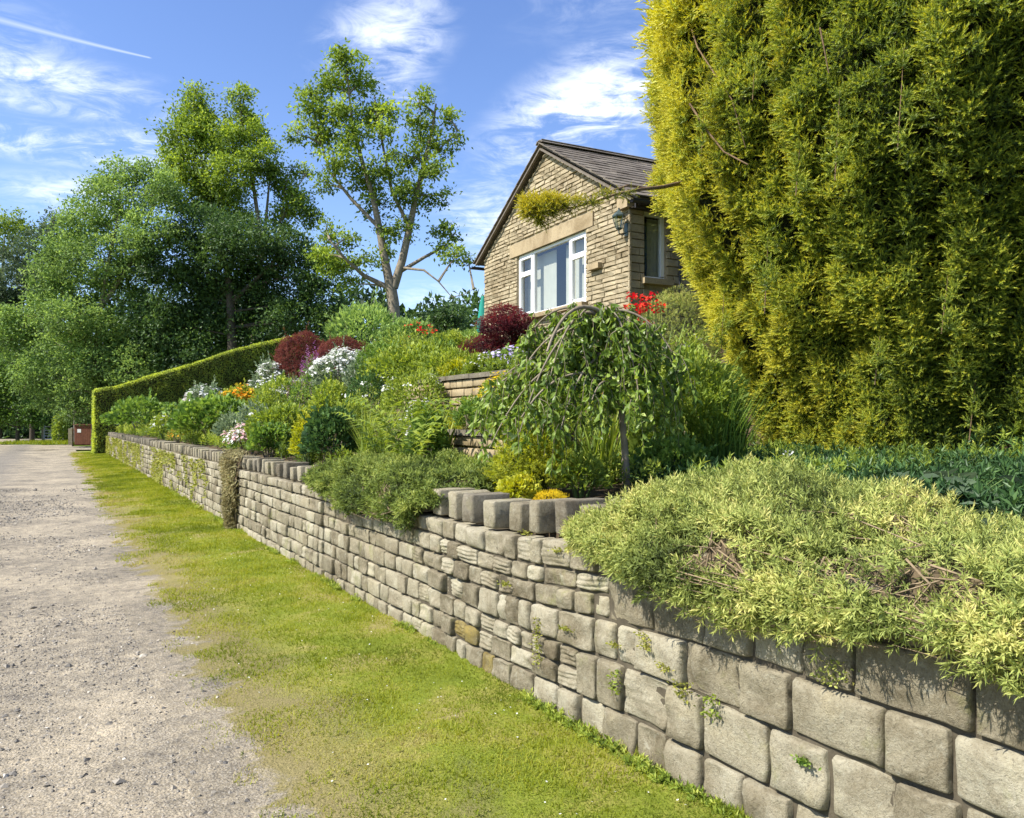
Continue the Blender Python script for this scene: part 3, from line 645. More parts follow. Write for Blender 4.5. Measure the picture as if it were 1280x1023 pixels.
# yellow stonecrop ribbon on the lower terrace wall
def carpet(name, label, cat, ua, ub, va, vb, zoff, n, m, sz, T_=TUFT, stuff=False):
    t = thing(name, label, cat, tuple(W((ua+ub)/2, (va+vb)/2, terr(*W((ua+ub)/2, (va+vb)/2, 0)[:2])+zoff)))
    u = rng.uniform(ua, ub, n); v = rng.uniform(va, vb, n); P = W(u, v, 0.*u)
    e = np.minimum(np.minimum(u-ua, ub-u)/(ub-ua), np.minimum(v-va, vb-v)/(vb-va))*4
    q = e+.5*vn(P*[9, 9, 0], 3) > .15; P = P[q]; e = e[q]
    P[:, 2] = terr(P[:, 0], P[:, 1])+zoff+.05*np.clip(e, 0, 1)*rng.random(len(P))
    g = G(); k = rng.integers(0, len(T_), len(P))
    for i in range(len(T_)):
        s_ = k == i; g.scat(T_[i], P[s_], Z3+.5*rdir(s_.sum()), rng.uniform(.8, 1.3, s_.sum())*sz, .5+rng.normal(0, .18, s_.sum()))
    g.build('foliage', m, t); return t
carpet('stonecrop', 'ribbon of yellow stonecrop along the top of the lower terrace wall', 'ground plant', 7.4, 9.8, 1.02, 1.3, .10, 2600, LM['lime'], .045)

# ------------------------------------------------------------------ house
CH = np.array([1.84, 12.53, 0.]); E = np.array([-.4543, .8908, 0.]); D = np.array([.8908, .4543, 0.])
def H(s, t, z):
    s, t, z = np.broadcast_arrays(np.asarray(s, float), t, z); return CH+s[..., None]*E+t[..., None]*D+z[..., None]*Z3
ZB, ZE, ZA, GW, DEP = 1.9, 5.15, 6.70, 5.42, 7.0
SL = (ZA-ZE)/(GW/2)
roofz = lambda s: ZE+SL*np.minimum(s, GW-s)
house = thing('stone_bungalow', 'buff stone bungalow with gable, white window and slate roof above the garden', 'house', tuple(H(GW/2, 3.5, ZB)))
WS0, WS1, WZ0, WZ1 = 1.31, 3.87, 3.66, 4.91        # big window opening
NS0, NS1, NZ0, NZ1 = .30, .74, 3.89, 4.96          # narrow window in the side wall (along t)
g = G()
def quad(g, pts, tint=.5): g.add(np.array(pts), [(0, 1, 2, 3)], tint)
TB = .04
for (a, b, lo, hi) in ((0.045, WS0, ZB, ZE), (WS1, GW, ZB, ZE), (WS0, WS1, ZB, WZ0-.08), (WS0, WS1, WZ1, ZE)):
    g.box(H((a+b)/2, TB+.12, (lo+hi)/2), [E, D, Z3], [(b-a)/2, .12, (hi-lo)/2], .4)
g.add(np.concatenate([H([0.02, GW, GW/2], TB, [ZE, ZE, ZA-.03]), H([0.02, GW, GW/2], TB+.24, [ZE, ZE, ZA-.03])]), [(0, 1, 2), (3, 5, 4)], .4)
for (a, b, lo, hi) in ((.29, NS0, ZB, ZE-.1), (NS1, DEP, ZB, ZE-.1), (NS0, NS1, ZB, NZ0-.02), (NS0, NS1, NZ1+.02, ZE-.1)):
    g.box(H(.04+.12, (a+b)/2, (lo+hi)/2), [E, D, Z3], [.115, (b-a)/2, (hi-lo)/2], .4)
g.box(H(GW-.12, DEP/2+.2, (ZB+ZE)/2), [E, D, Z3], [.12, DEP/2-.21, (ZE-ZB)/2-.01], .4)
g.box(H(GW/2, DEP-.12, (ZB+ZE)/2), [E, D, Z3], [GW/2-.26, .12, (ZE-ZB)/2-.02], .4)
g.build('wall', M['house'], house)
r = np.random.default_rng(4); hb = []
z = 2.95; row = 0
while z < ZA-.1:
    hh = r.uniform(.062, .09)
    smax = GW if z+hh < ZE else GW-(z+hh-ZE)/SL-.02; smin = 0 if z+hh < ZE else (z+hh-ZE)/SL+.02
    u = smin; odd = row % 2
    while u < smax-.02:
        e = min(u+r.uniform(.16, .44), smax)
        if smax-e < .09: e = smax
        segs = [(u, e)]
        for (a, b, lo, hi) in ((WS0, WS1, WZ0-.09, WZ1+.01), (1.055, 4.15, WZ1-.01, 5.17)):
            if z+hh > lo+.02 and z < hi-.02:
                n2 = []
                for (x0, x1) in segs:
                    if x1 <= a or x0 >= b: n2.append((x0, x1))
                    else:
                        if a-x0 > .03: n2.append((x0, a))
                        if x1-b > .03: n2.append((b, x1))
                segs = n2
        hb += [(x0, x1, z, hh, 0) for x0, x1 in segs]; u = e
    z += hh+.001; row += 1
z = 2.95
while z < ZE-.15:                                  # flatter stones of the side wall
    hh = r.uniform(.10, .15); u = 0.0
    while u < DEP-.05:
        e = min(u+r.uniform(.18, .42), DEP); segs = [(u, e)]
        if z+hh > NZ0-.09 and z < NZ1+.12:
            n2 = []
            for (x0, x1) in segs:
                if x1 <= NS0 or x0 >= NS1: n2.append((x0, x1))
                else:
                    if NS0-x0 > .03: n2.append((x0, NS0))
                    if x1-NS1 > .03: n2.append((NS1, x1))
            segs = n2
        hb += [(x0, x1, z, hh, 1) for x0, x1 in segs]; u = e
    z += hh+.001
hb.sort(key=lambda b: -(b[1]-b[0])*b[3]*(1 if b[4] == 0 else .6)*(1 if b[2] > 3.6 else .01)*(.01 if b[4] and b[0] > 1.3 else 1))
restg = G()
for i, (a, b, z, hh, side) in enumerate(hb):
    gp = .004
    if side == 0: Pf = lambda S, Tt, a=a, b=b, z=z, hh=hh: H(a+gp+(b-a-2*gp)*S, TB+0*S, z+gp+(hh-2*gp)*Tt); OUT = -D
    else: Pf = lambda S, Tt, a=a, b=b, z=z, hh=hh: H(.04+0*S, a+gp+(b-a-2*gp)*S, z+gp+(hh-2*gp)*Tt); OUT = -E
    V, Fq = face_block(Pf, b-a-2*gp, hh-2*gp, OUT, (6, 5) if side == 0 else (4, 4), .016+.014*r.random() if side == 0 else .03, .006 if side == 0 else .006, .006 if side == 0 else .003,
                       .024 if side == 0 else .004, 0, i+17, skirt=.03)
    if side == 0:
        pass
    else: Fq = Fq[:, ::-1]
    tn = np.full(len(V), r.random()*.75+.1)
    if i < 300: g = G(); g.add(V, Fq, tn); g.build('stone', M['house'], house, False)
    else: restg.add(V, Fq, tn)
restg.build('stonework', M['house'], house, False, kind='stuff')
g = G(); g.box(H((1.055+4.15)/2, TB+.03, 5.035), [E, D, Z3], [(4.15-1.055)/2, .075, .125], .6); g.build('lintel', M['ashlar'], house)
g = G(); g.box(H((WS0+WS1)/2, TB-.03, WZ0-.045), [E, D, Z3], [(WS1-WS0)/2+.08, .12, .04], .5); g.build('window_sill', M['ashlar'], house)
g = G(); g.box(H(.96, TB-.05, 4.20), [E, D, Z3], [.17, .06, .045], .3); g.build('stone_slab', M['ashlar'], house)
g = G(); g.box(H(.09, TB+.0, 5.10), [E, D, Z3], [.14, .12, .14], .5); g.build('kneeler_stone', M['ashlar'], house)
# big window
def boxes(name, lst, m, parent=None, smooth=False):
    g = G()
    for c_, hf in lst: g.box(c_, [E, D, Z3], hf, .5)
    return g.build(name, m, parent)
win = thing('tmp', 'x', 'x', tuple(H((WS0+WS1)/2, .1, WZ0))); win.name = 'window'
for kx in ('label', 'category'): del win[kx]
win.parent = house; win.location = Vector(win.location)-parent_world(house)
tF = .10
def frame(g, s0, s1, z0, z1, wdt, t=tF, dep=.035, inset=.0):
    g.box(H((s0+s1)/2, t, z0+wdt/2), [E, D, Z3], [(s1-s0)/2, dep, wdt/2]); g.box(H((s0+s1)/2, t, z1-wdt/2), [E, D, Z3], [(s1-s0)/2, dep, wdt/2])
    g.box(H(s0+wdt/2, t, (z0+z1)/2), [E, D, Z3], [wdt/2, dep-.001, (z1-z0)/2-wdt]); g.box(H(s1-wdt/2, t, (z0+z1)/2), [E, D, Z3], [wdt/2, dep-.001, (z1-z0)/2-wdt])
g = G(); frame(g, WS0, WS1, WZ0, WZ1, .055)
for s_ in (1.90, 3.27): g.box(H(s_, tF, (WZ0+WZ1)/2), [E, D, Z3], [.035, .034, (WZ1-WZ0)/2-.055])
g.build('frame', M['white'], win)
zT = 4.52
for (a, b) in ((WS0+.055, 1.865), (3.305, WS1-.055)):
    for (lo, hi) in ((WZ0+.055, zT), (zT, WZ1-.055)):
        g = G(); frame(g, a+.002, b-.002, lo+.002, hi-.002, .042, tF-.012, .03); g.build('sash', M['white'], win)
        g = G(); quad(g, [H(a+.04, tF, lo+.04), H(b-.04, tF, lo+.04), H(b-.04, tF, hi-.04), H(a+.04, tF, hi-.04)]); g.build('pane', M['glass'], win)
g = G(); quad(g, [H(1.935, tF, WZ0+.055), H(3.235, tF, WZ0+.055), H(3.235, tF, WZ1-.055), H(1.935, tF, WZ1-.055)]); g.build('pane', M['glass'], win)
g = G()
for s_ in list(np.arange(WS0+.08, 2.33, .093))+list(np.arange(2.78, WS1+.1, .093)):
    a_ = E*math.cos(.12)-D*math.sin(.12); b_ = E*math.sin(.12)+D*math.cos(.12)
    g.box(H(s_, .27, (WZ0+WZ1)/2-.02), [a_, b_, Z3], [.046, .0015, (WZ1-WZ0)/2-.03], .5)
g.build('blind', M['blind'], win)
g = G(); g.box(H(GW/2, .9+.2, 4.35), [E, D, Z3], [GW/2-.35, .01, .9]); g.box(H(GW/2, .7, 3.4), [E, D, Z3], [GW/2-.35, .35, .02]); g.box(H(GW/2, .7, 5.12), [E, D, Z3], [GW/2-.35, .35, .02]); g.build('room', M['dark'], house)
# narrow side window (runs along t, at s = 0)
w2 = thing('tmp', 'x', 'x', tuple(H(.1, .5, NZ0))); w2.name = 'side_window'
for kx in ('label', 'category'): del w2[kx]
w2.parent = house; w2.location = Vector(w2.location)-parent_world(house)
g = G()
for c_, hf in ((H(.12, (NS0+NS1)/2, NZ0+.02), [.035, (NS1-NS0)/2, .022]), (H(.12, (NS0+NS1)/2, NZ1-.03), [.035, (NS1-NS0)/2, .03]),
              (H(.12, NS0+.012, (NZ0+NZ1)/2), [.034, .012, (NZ1-NZ0)/2-.06]), (H(.12, NS1-.03, (NZ0+NZ1)/2), [.034, .03, (NZ1-NZ0)/2-.06])): g.box(c_, [E, D, Z3], hf)
g.build('frame', M['white'], w2)
g = G(); quad(g, [H(.12, NS0+.02, NZ0+.03), H(.12, NS1-.05, NZ0+.03), H(.12, NS1-.05, NZ1-.05), H(.12, NS0+.02, NZ1-.05)]); g.build('pane', M['glass'], w2)
g = G()
for i, t_ in enumerate(np.arange(.36, .54, .035)): g.box(H(.26+.02*(i % 2), t_, 4.36), [E, D, Z3], [.008, .02, .42], .5)
g.build('curtain', M['curtain'], w2)
g = G()
for t_ in np.arange(.54, .80, .06): g.box(H(.24, t_, 4.4), [E*.8+D*.6, D*.8-E*.6, Z3], [.003, .026, .5], .5)
g.build('blind', M['blind'], w2)
g = G(); g.box(H(.03, (NS0+NS1)/2+.02, NZ0-.05), [E, D, Z3], [.09, (NS1-NS0)/2+.07, .045], .5); g.build('window_sill', M['ashlar'], w2)
g = G(); g.box(H(.05, (NS0+NS1)/2, NZ1+.075), [E, D, Z3], [.055, (NS1-NS0)/2+.08, .07], .5); g.build('lintel', M['ashlar'], w2)
g = G(); g.box(H(.9, 1.1, 4.3), [E, D, Z3], [.01, .8, .9]); g.build('side_room', M['dark'], house)
# roof: boards, slates, ridge tiles, verge, gutter
ang_ = math.atan(SL); XS = E*math.cos(ang_)+Z3*math.sin(ang_)       # up the near slope
XF = -E*math.cos(ang_)+Z3*math.sin(ang_)
OV = .24
Lr = (GW/2+OV)/math.cos(ang_); nrmN = np.cross(D, XS); nrmN = nrmN if nrmN[2] > 0 else -nrmN; nrmF = np.cross(D, XF); nrmF = nrmF if nrmF[2] > 0 else -nrmF
e0 = H(-OV, 0, ZE-OV*SL+.03); e1 = H(GW+OV, 0, ZE-OV*SL+.03)
rf = thing('tmp', 'x', 'x', tuple(H(GW/2, DEP/2, ZE))); rf.name = 'roof'
for kx in ('label', 'category'): del rf[kx]
rf.parent = house; rf.location = Vector(rf.location)-parent_world(house)
g = G()
for e_, X_, n_ in ((e0, XS, nrmN), (e1, XF, nrmF)):
    g.box(e_+X_*(Lr/2)+D*(DEP/2+.05)+n_*.015, [X_, D, n_], [Lr/2, DEP/2+.08, .018], .3)
g.build('roof_deck', M['slate'], rf)
rr = .235; rest_s = G(); cnt = 0
for i in range(int(Lr/rr)+1):
    z_ = i*rr; t_ = -.14-(.15 if i % 2 else 0)
    while t_ < DEP+.1:
        wd = r.uniform(.22, .36); a_ = max(t_, -.12); b_ = t_+wd; t_ = b_
        if b_-a_ < .05: continue
        c_ = e0+XS*(z_+rr*.62-.04)+D*((a_+b_)/2)+nrmN*(.058+r.uniform(-.002, .004)); X2 = XS*math.cos(.05)-nrmN*math.sin(.05); n2 = nrmN*math.cos(.05)+XS*math.sin(.05)
        tgt = G() if (cnt < 300 and a_ < 4.4) else rest_s
        tgt.box(c_, [X2, D, n2], [rr*.62+r.uniform(0, .008), (b_-a_)/2-.003, .008+r.uniform(0, .004)], r.random())
        if tgt is not rest_s: tgt.build('slate', M['slate'], rf); cnt += 1
for i in range(int(Lr/rr)+1):
    z_ = i*rr; t_ = -.12
    while t_ < DEP+.1:
        wd = r.uniform(.25, .36); rest_s.box(e1+XF*(z_+rr*.62-.04)+D*(t_+wd/2)+nrmF*.056, [XF*math.cos(.05)-nrmF*math.sin(.05), D, nrmF*math.cos(.05)+XF*math.sin(.05)], [rr*.62, wd/2-.003, .008], r.random()); t_ += wd
rest_s.build('slating', M['slate'], rf, kind='stuff')
ap = H(GW/2, 0, ZE+GW/2*SL+.03)+Z3*.08; t_ = -.13
while t_ < DEP:
    g = G(); th = np.linspace(-1.05, 1.05, 7); pr_ = [(math.sin(x)*.15, math.cos(x)*.12-.10) for x in th]
    V = []
    for tt in (t_+.004, t_+.446):
        for rad in (1., .86): V += [ap+D*tt+E*(px_*rad)+Z3*((pz_+.1)*rad-.08) for px_, pz_ in pr_]
    n = 7; Fq = []
    for j in range(n-1): Fq += [(j, j+1, 14+j+1, 14+j), (7+j+1, 7+j, 21+j, 21+j+1), (j, 7+j, 7+j+1, j+1), (14+j+1, 21+j+1, 21+j, 14+j)]
    g.add(V, Fq, r.random()); g.build('ridge_tile', M['slate'], rf); t_ += .45
for e_, X_, n_ in ((e0, XS, nrmN), (e1, XF, nrmF)):     # pointed stone verge under the slates
    g = G(); g.box(e_+X_*(Lr/2+.01)-D*.085+n_*(-.035), [X_, D, n_], [Lr/2-.03, .022, .016], .4); g.build('verge_mortar', M['slate'], rf)
g = G(); g.box(e0-n_*0+D*(DEP/2)-Z3*.07+E*.02, [E, D, Z3], [.014, DEP/2+.05, .07], .4); g.build('fascia', M['fascia'], rf)
g = G(); g.box(H(-.15, DEP/2, ZE-OV*SL-.06), [E, D, Z3], [.16, DEP/2, .008], .4); g.build('soffit', M['fascia'], rf)
for nm, e_, sg in (('gutter', e0, -1), ('gutter', e1, 1)):
    g = G(); th = np.linspace(0, math.pi, 7); V = []
    for tt in (-.16, DEP+.1):
        for rad in (.058, .05): V += [e_+E*sg*.055+D*tt+E*(math.cos(x)*rad)-Z3*(math.sin(x)*rad+.035) for x in th]
    Fq = []
    for j in range(6): Fq += [(j, j+1, 14+j+1, 14+j), (7+j+1, 7+j, 21+j, 21+j+1)]
    g.add(V, Fq, .5); g.build(nm, M['gutter'], rf)
g = G(); g.tube([H(.0, .95, ZE-.25), H(-.05, .95, 4.9), H(-.05, .95, 2.5)], .034, 8); g.build('downpipe', M['gutter'], house)
# lantern at the corner
c_ = H(.10, -.13, 4.62)
lt = thing('wall_lantern', 'verdigris metal lantern at the corner of the stone bungalow', 'lantern', tuple(c_))
g = G(); g.lathe(c_, [(.0, .0), (.035, .0), (.05, .02), (.055, .03)], 6); g.lathe(c_, [(.105, .20), (.11, .22), (.06, .27), (.03, .29), (.012, .32), (.018, .335), (0, .35)], 6)
for k in range(6):
    a = k*math.pi/3; g.tube([c_+np.array([.052*math.cos(a), .052*math.sin(a), .03]), c_+np.array([.1*math.cos(a), .1*math.sin(a), .2])], .006, 4)
g.build('lantern_frame', M['lantern'], lt)
g = G(); g.lathe(c_, [(.046, .03), (.092, .2)], 6); g.build('glazing', M['glass'], lt)
g = G(); g.tube([c_+[0, 0, 0], c_+[0, 0, -.05], c_+D*.06+[0, 0, -.08], c_+D*.14+[0, 0, -.02]], .012, 6); g.box(c_+D*.145+[0, 0, .02], [E, D, Z3], [.04, .012, .1]); g.build('bracket', M['lantern'], lt)
# folded teal parasol beyond the far corner
b_ = at(604, 528, 19.2)+[0, 0, 1.05]; pz = thing('garden_parasol', 'folded teal canvas parasol beside the far corner of the bungalow', 'parasol', tuple(b_))
g = G(); g.tube([b_, b_+[0, 0, 2.0]], .022, 8); g.build('pole', M['post'], pz)
g = G(); th = np.arange(16)*math.pi/8; V = []
for (rr_, zz) in ((.03, 1.98), (.075, 1.75), (.11, 1.4), (.13, 1.15), (.10, 1.1)): V += [b_+np.array([rr_*math.cos(x)*(1+.3*(j % 2)), rr_*math.sin(x)*(1+.3*(j % 2)), zz]) for j, x in enumerate(th)]
g.add(V, [(i*16+j, i*16+(j+1) % 16, (i+1)*16+(j+1) % 16, (i+1)*16+j) for i in range(4) for j in range(16)]); g.build('canopy', M['teal'], pz, True)

# ------------------------------------------------------------------ bushes and border plants
def mound(n, c, r3, shell=.3, lump=.22, fq=2.2, seed=0, zmin=-.25):
    d = rdir(int(n*1.7)); d = d[d[:, 2] > zmin][:n]
    k = (1-shell*rng.random(len(d))**1.6)*(1+lump*fbm(d*fq+seed*7.3, seed)); return np.array(c)+d*np.array(r3)*k[:, None], d
def bush(name, label, px, wpx, ytop, v=None, Y=None, m='mid', n=1500, ls=.05, T_=None, cat='shrub', lump=.36, up=.5, flowers=None, group=None, zbase=None, shell=.3, aspect=1., fq=2.4, stems=True):
    Y = Yv(px, v) if Y is None else Y
    c = at(px, ytop, Y); base = terr(c[0], c[1]) if zbase is None else zbase
    rx = wpx/2/F*Y; top = c[2]; hh = max(top-base, .15); t = thing(name, label, cat, (c[0], c[1], float(base)-.02), group)
    cen = np.array([c[0], c[1], base+hh*.42]); r3 = (rx, rx*aspect, hh*.58)
    seed = int(px*3+ytop) % 89
    P, d = mound(n, cen, r3, shell, lump, fq, seed)
    g = G(); T_ = T_ or [LEAF6]; k = rng.integers(0, len(T_), len(P))
    aim = d*[1, 1, .8]+[0, 0, up]+.55*rdir(len(P)); nn = d+[0, 0, .8]+.6*rdir(len(P))
    P = P[P[:, 2] > base-.1] if False else P
    for i in range(len(T_)):
        s_ = k == i; g.scat(T_[i], P[s_], aim[s_], ls*rng.uniform(.7, 1.25, s_.sum()), np.clip(.45+.16*d[s_, 2]+.22*vn(P[s_]*[7, 7, 7], 5)+rng.normal(0, .12, s_.sum()), 0, 1), 0, nn[s_])
    if stems:                                             # stray shoots that break the outline
        ns = 16; d0 = rdir(60); d0 = d0[d0[:, 2] > .0][:ns]; ns = len(d0); q = np.repeat(np.arange(ns), 9); tt = np.tile(np.linspace(.75, 1.0, 9), ns)*np.repeat(rng.uniform(1.02, 1.18 if T_[0] is TUFT[0] else 1.34, ns), 9)
        SP = cen+(d0*np.array(r3))[q]*tt[:, None]+Z3*(.06*hh*(tt-.75)[:, None]*4)+rng.normal(0, .006, (len(q), 3)); g.scat(T_[0], SP, d0[q]+[0, 0, .3]+.7*rdir(len(q)), ls*rng.uniform(.6, 1.1, len(q)), .62+rng.normal(0, .12, len(q)))
    g.build('foliage', LM[m], t)
    if stems:
        g = G()
        for j in range(9):
            a = rng.uniform(0, 6.28); e_ = cen+np.array([math.cos(a)*rx*.6, math.sin(a)*rx*aspect*.6, hh*rng.uniform(.0, .35)])
            b0 = np.array([c[0]+.15*rx*math.cos(a), c[1]+.15*rx*math.sin(a), base-.03]); mid = (b0+e_)/2+[0, 0, hh*.08]
            g.tube([b0, mid, e_], [.012+.008*rx, .008+.005*rx, .004], 4)
        g.build('stems', M['bark'] if m not in ('fresh', 'lime') else M['stemg'], t)
    for fl in (flowers or []):
        fm, cnt, fs = fl[:3]; kind = fl[3] if len(fl) > 3 else 'head'; zc = fl[4] if len(fl) > 4 else .15
        g = G(); Pf, df = mound(cnt*3, cen, np.array(r3)*1.06, .08, lump, fq, seed, zc); Pf = Pf[:cnt]; df = df[:cnt]
        if kind == 'head':                             # rounded heads of many small flowers
            for p_, d_ in zip(Pf, df):
                if Y < 9: g = G()
                q = p_+rng.normal(0, 1, (9, 3))*fs*.9*[1, 1, .6]; g.scat(FLOW, q, Z3+d_+.7*rdir(9), fs*rng.uniform(.5, .8, 9), .5+rng.normal(0, .2, 9))
                if Y < 9: g.build('flower_head', LM[fm], t)
            if Y < 9: continue
        elif kind == 'spire': g.scat(SPIKE, Pf, Z3+.18*rdir(len(Pf)), fs*rng.uniform(.7, 1.2, len(Pf)), .5+rng.normal(0, .2, len(Pf)))
        else: g.scat(FLOW, Pf, Z3+df+.5*rdir(len(Pf)), fs*rng.uniform(.7, 1.2, len(Pf)), .5+rng.normal(0, .2, len(Pf)))
        g.build('flowers', LM[fm], t, kind='stuff')
    return t
def spears(name, label, px, wpx, ytop, v=None, Y=None, m='fresh', n=160, wd=1., cat='plant', flowers=None, base=None, bend=1.):
    """upright clump of sword leaves or leafy stems, with flower heads on top"""
    Y = Yv(px, v) if Y is None else Y; c = at(px, ytop, Y); zb = float(terr(c[0], c[1])) if base is None else base
    hh = c[2]-zb; rx = wpx/2/F*Y; t = thing(name, label, cat, (c[0], c[1], zb-.02)); g = G()
    a = rng.uniform(0, 6.28, n); q = np.sqrt(rng.random(n))*.75*rx; P = np.stack([c[0]+q*np.cos(a), c[1]+q*np.sin(a), np.full(n, zb-.02)], 1)
    dr = np.stack([np.cos(a)*q/rx*.35*rx/hh*1.5, np.sin(a)*q/rx*.35*rx/hh*1.5, np.ones(n)], 1)+.12*rdir(n)
    L_ = hh*rng.uniform(.6, 1.0, n)
    g.scat(BLADE, P, dr, np.stack([L_*.55*wd, L_*bend, L_], 1), .45+rng.normal(0, .16, n)); g.build('leaves', LM[m], t)
    for fl in (flowers or []):
        fm, cnt, fs = fl[:3]; g = G(); gs = G()
        a = rng.uniform(0, 6.28, cnt); q = np.sqrt(rng.random(cnt))*rx*.9; tz = zb+hh*rng.uniform(.86, 1.06, cnt)
        Q = np.stack([c[0]+q*np.cos(a), c[1]+q*np.sin(a), tz], 1)
        for p_ in Q:
            b0 = np.array([c[0]+(p_[0]-c[0])*.5, c[1]+(p_[1]-c[1])*.5, zb]); gs.tube([b0, (b0+p_)/2+[0, 0, .03], p_], .003, 3)
            k = 8; qq = p_+rng.normal(0, 1, (k, 3))*fs*[1.1, 1.1, .45]; g.scat(FLOW, qq, Z3+.8*rdir(k), fs*rng.uniform(.5, .9, k), .5+rng.normal(0, .2, k))
        gs.build('flower_stems', M['stemg'], t, kind='stuff'); g.build('flowers', LM[fm], t, kind='stuff')
    return t
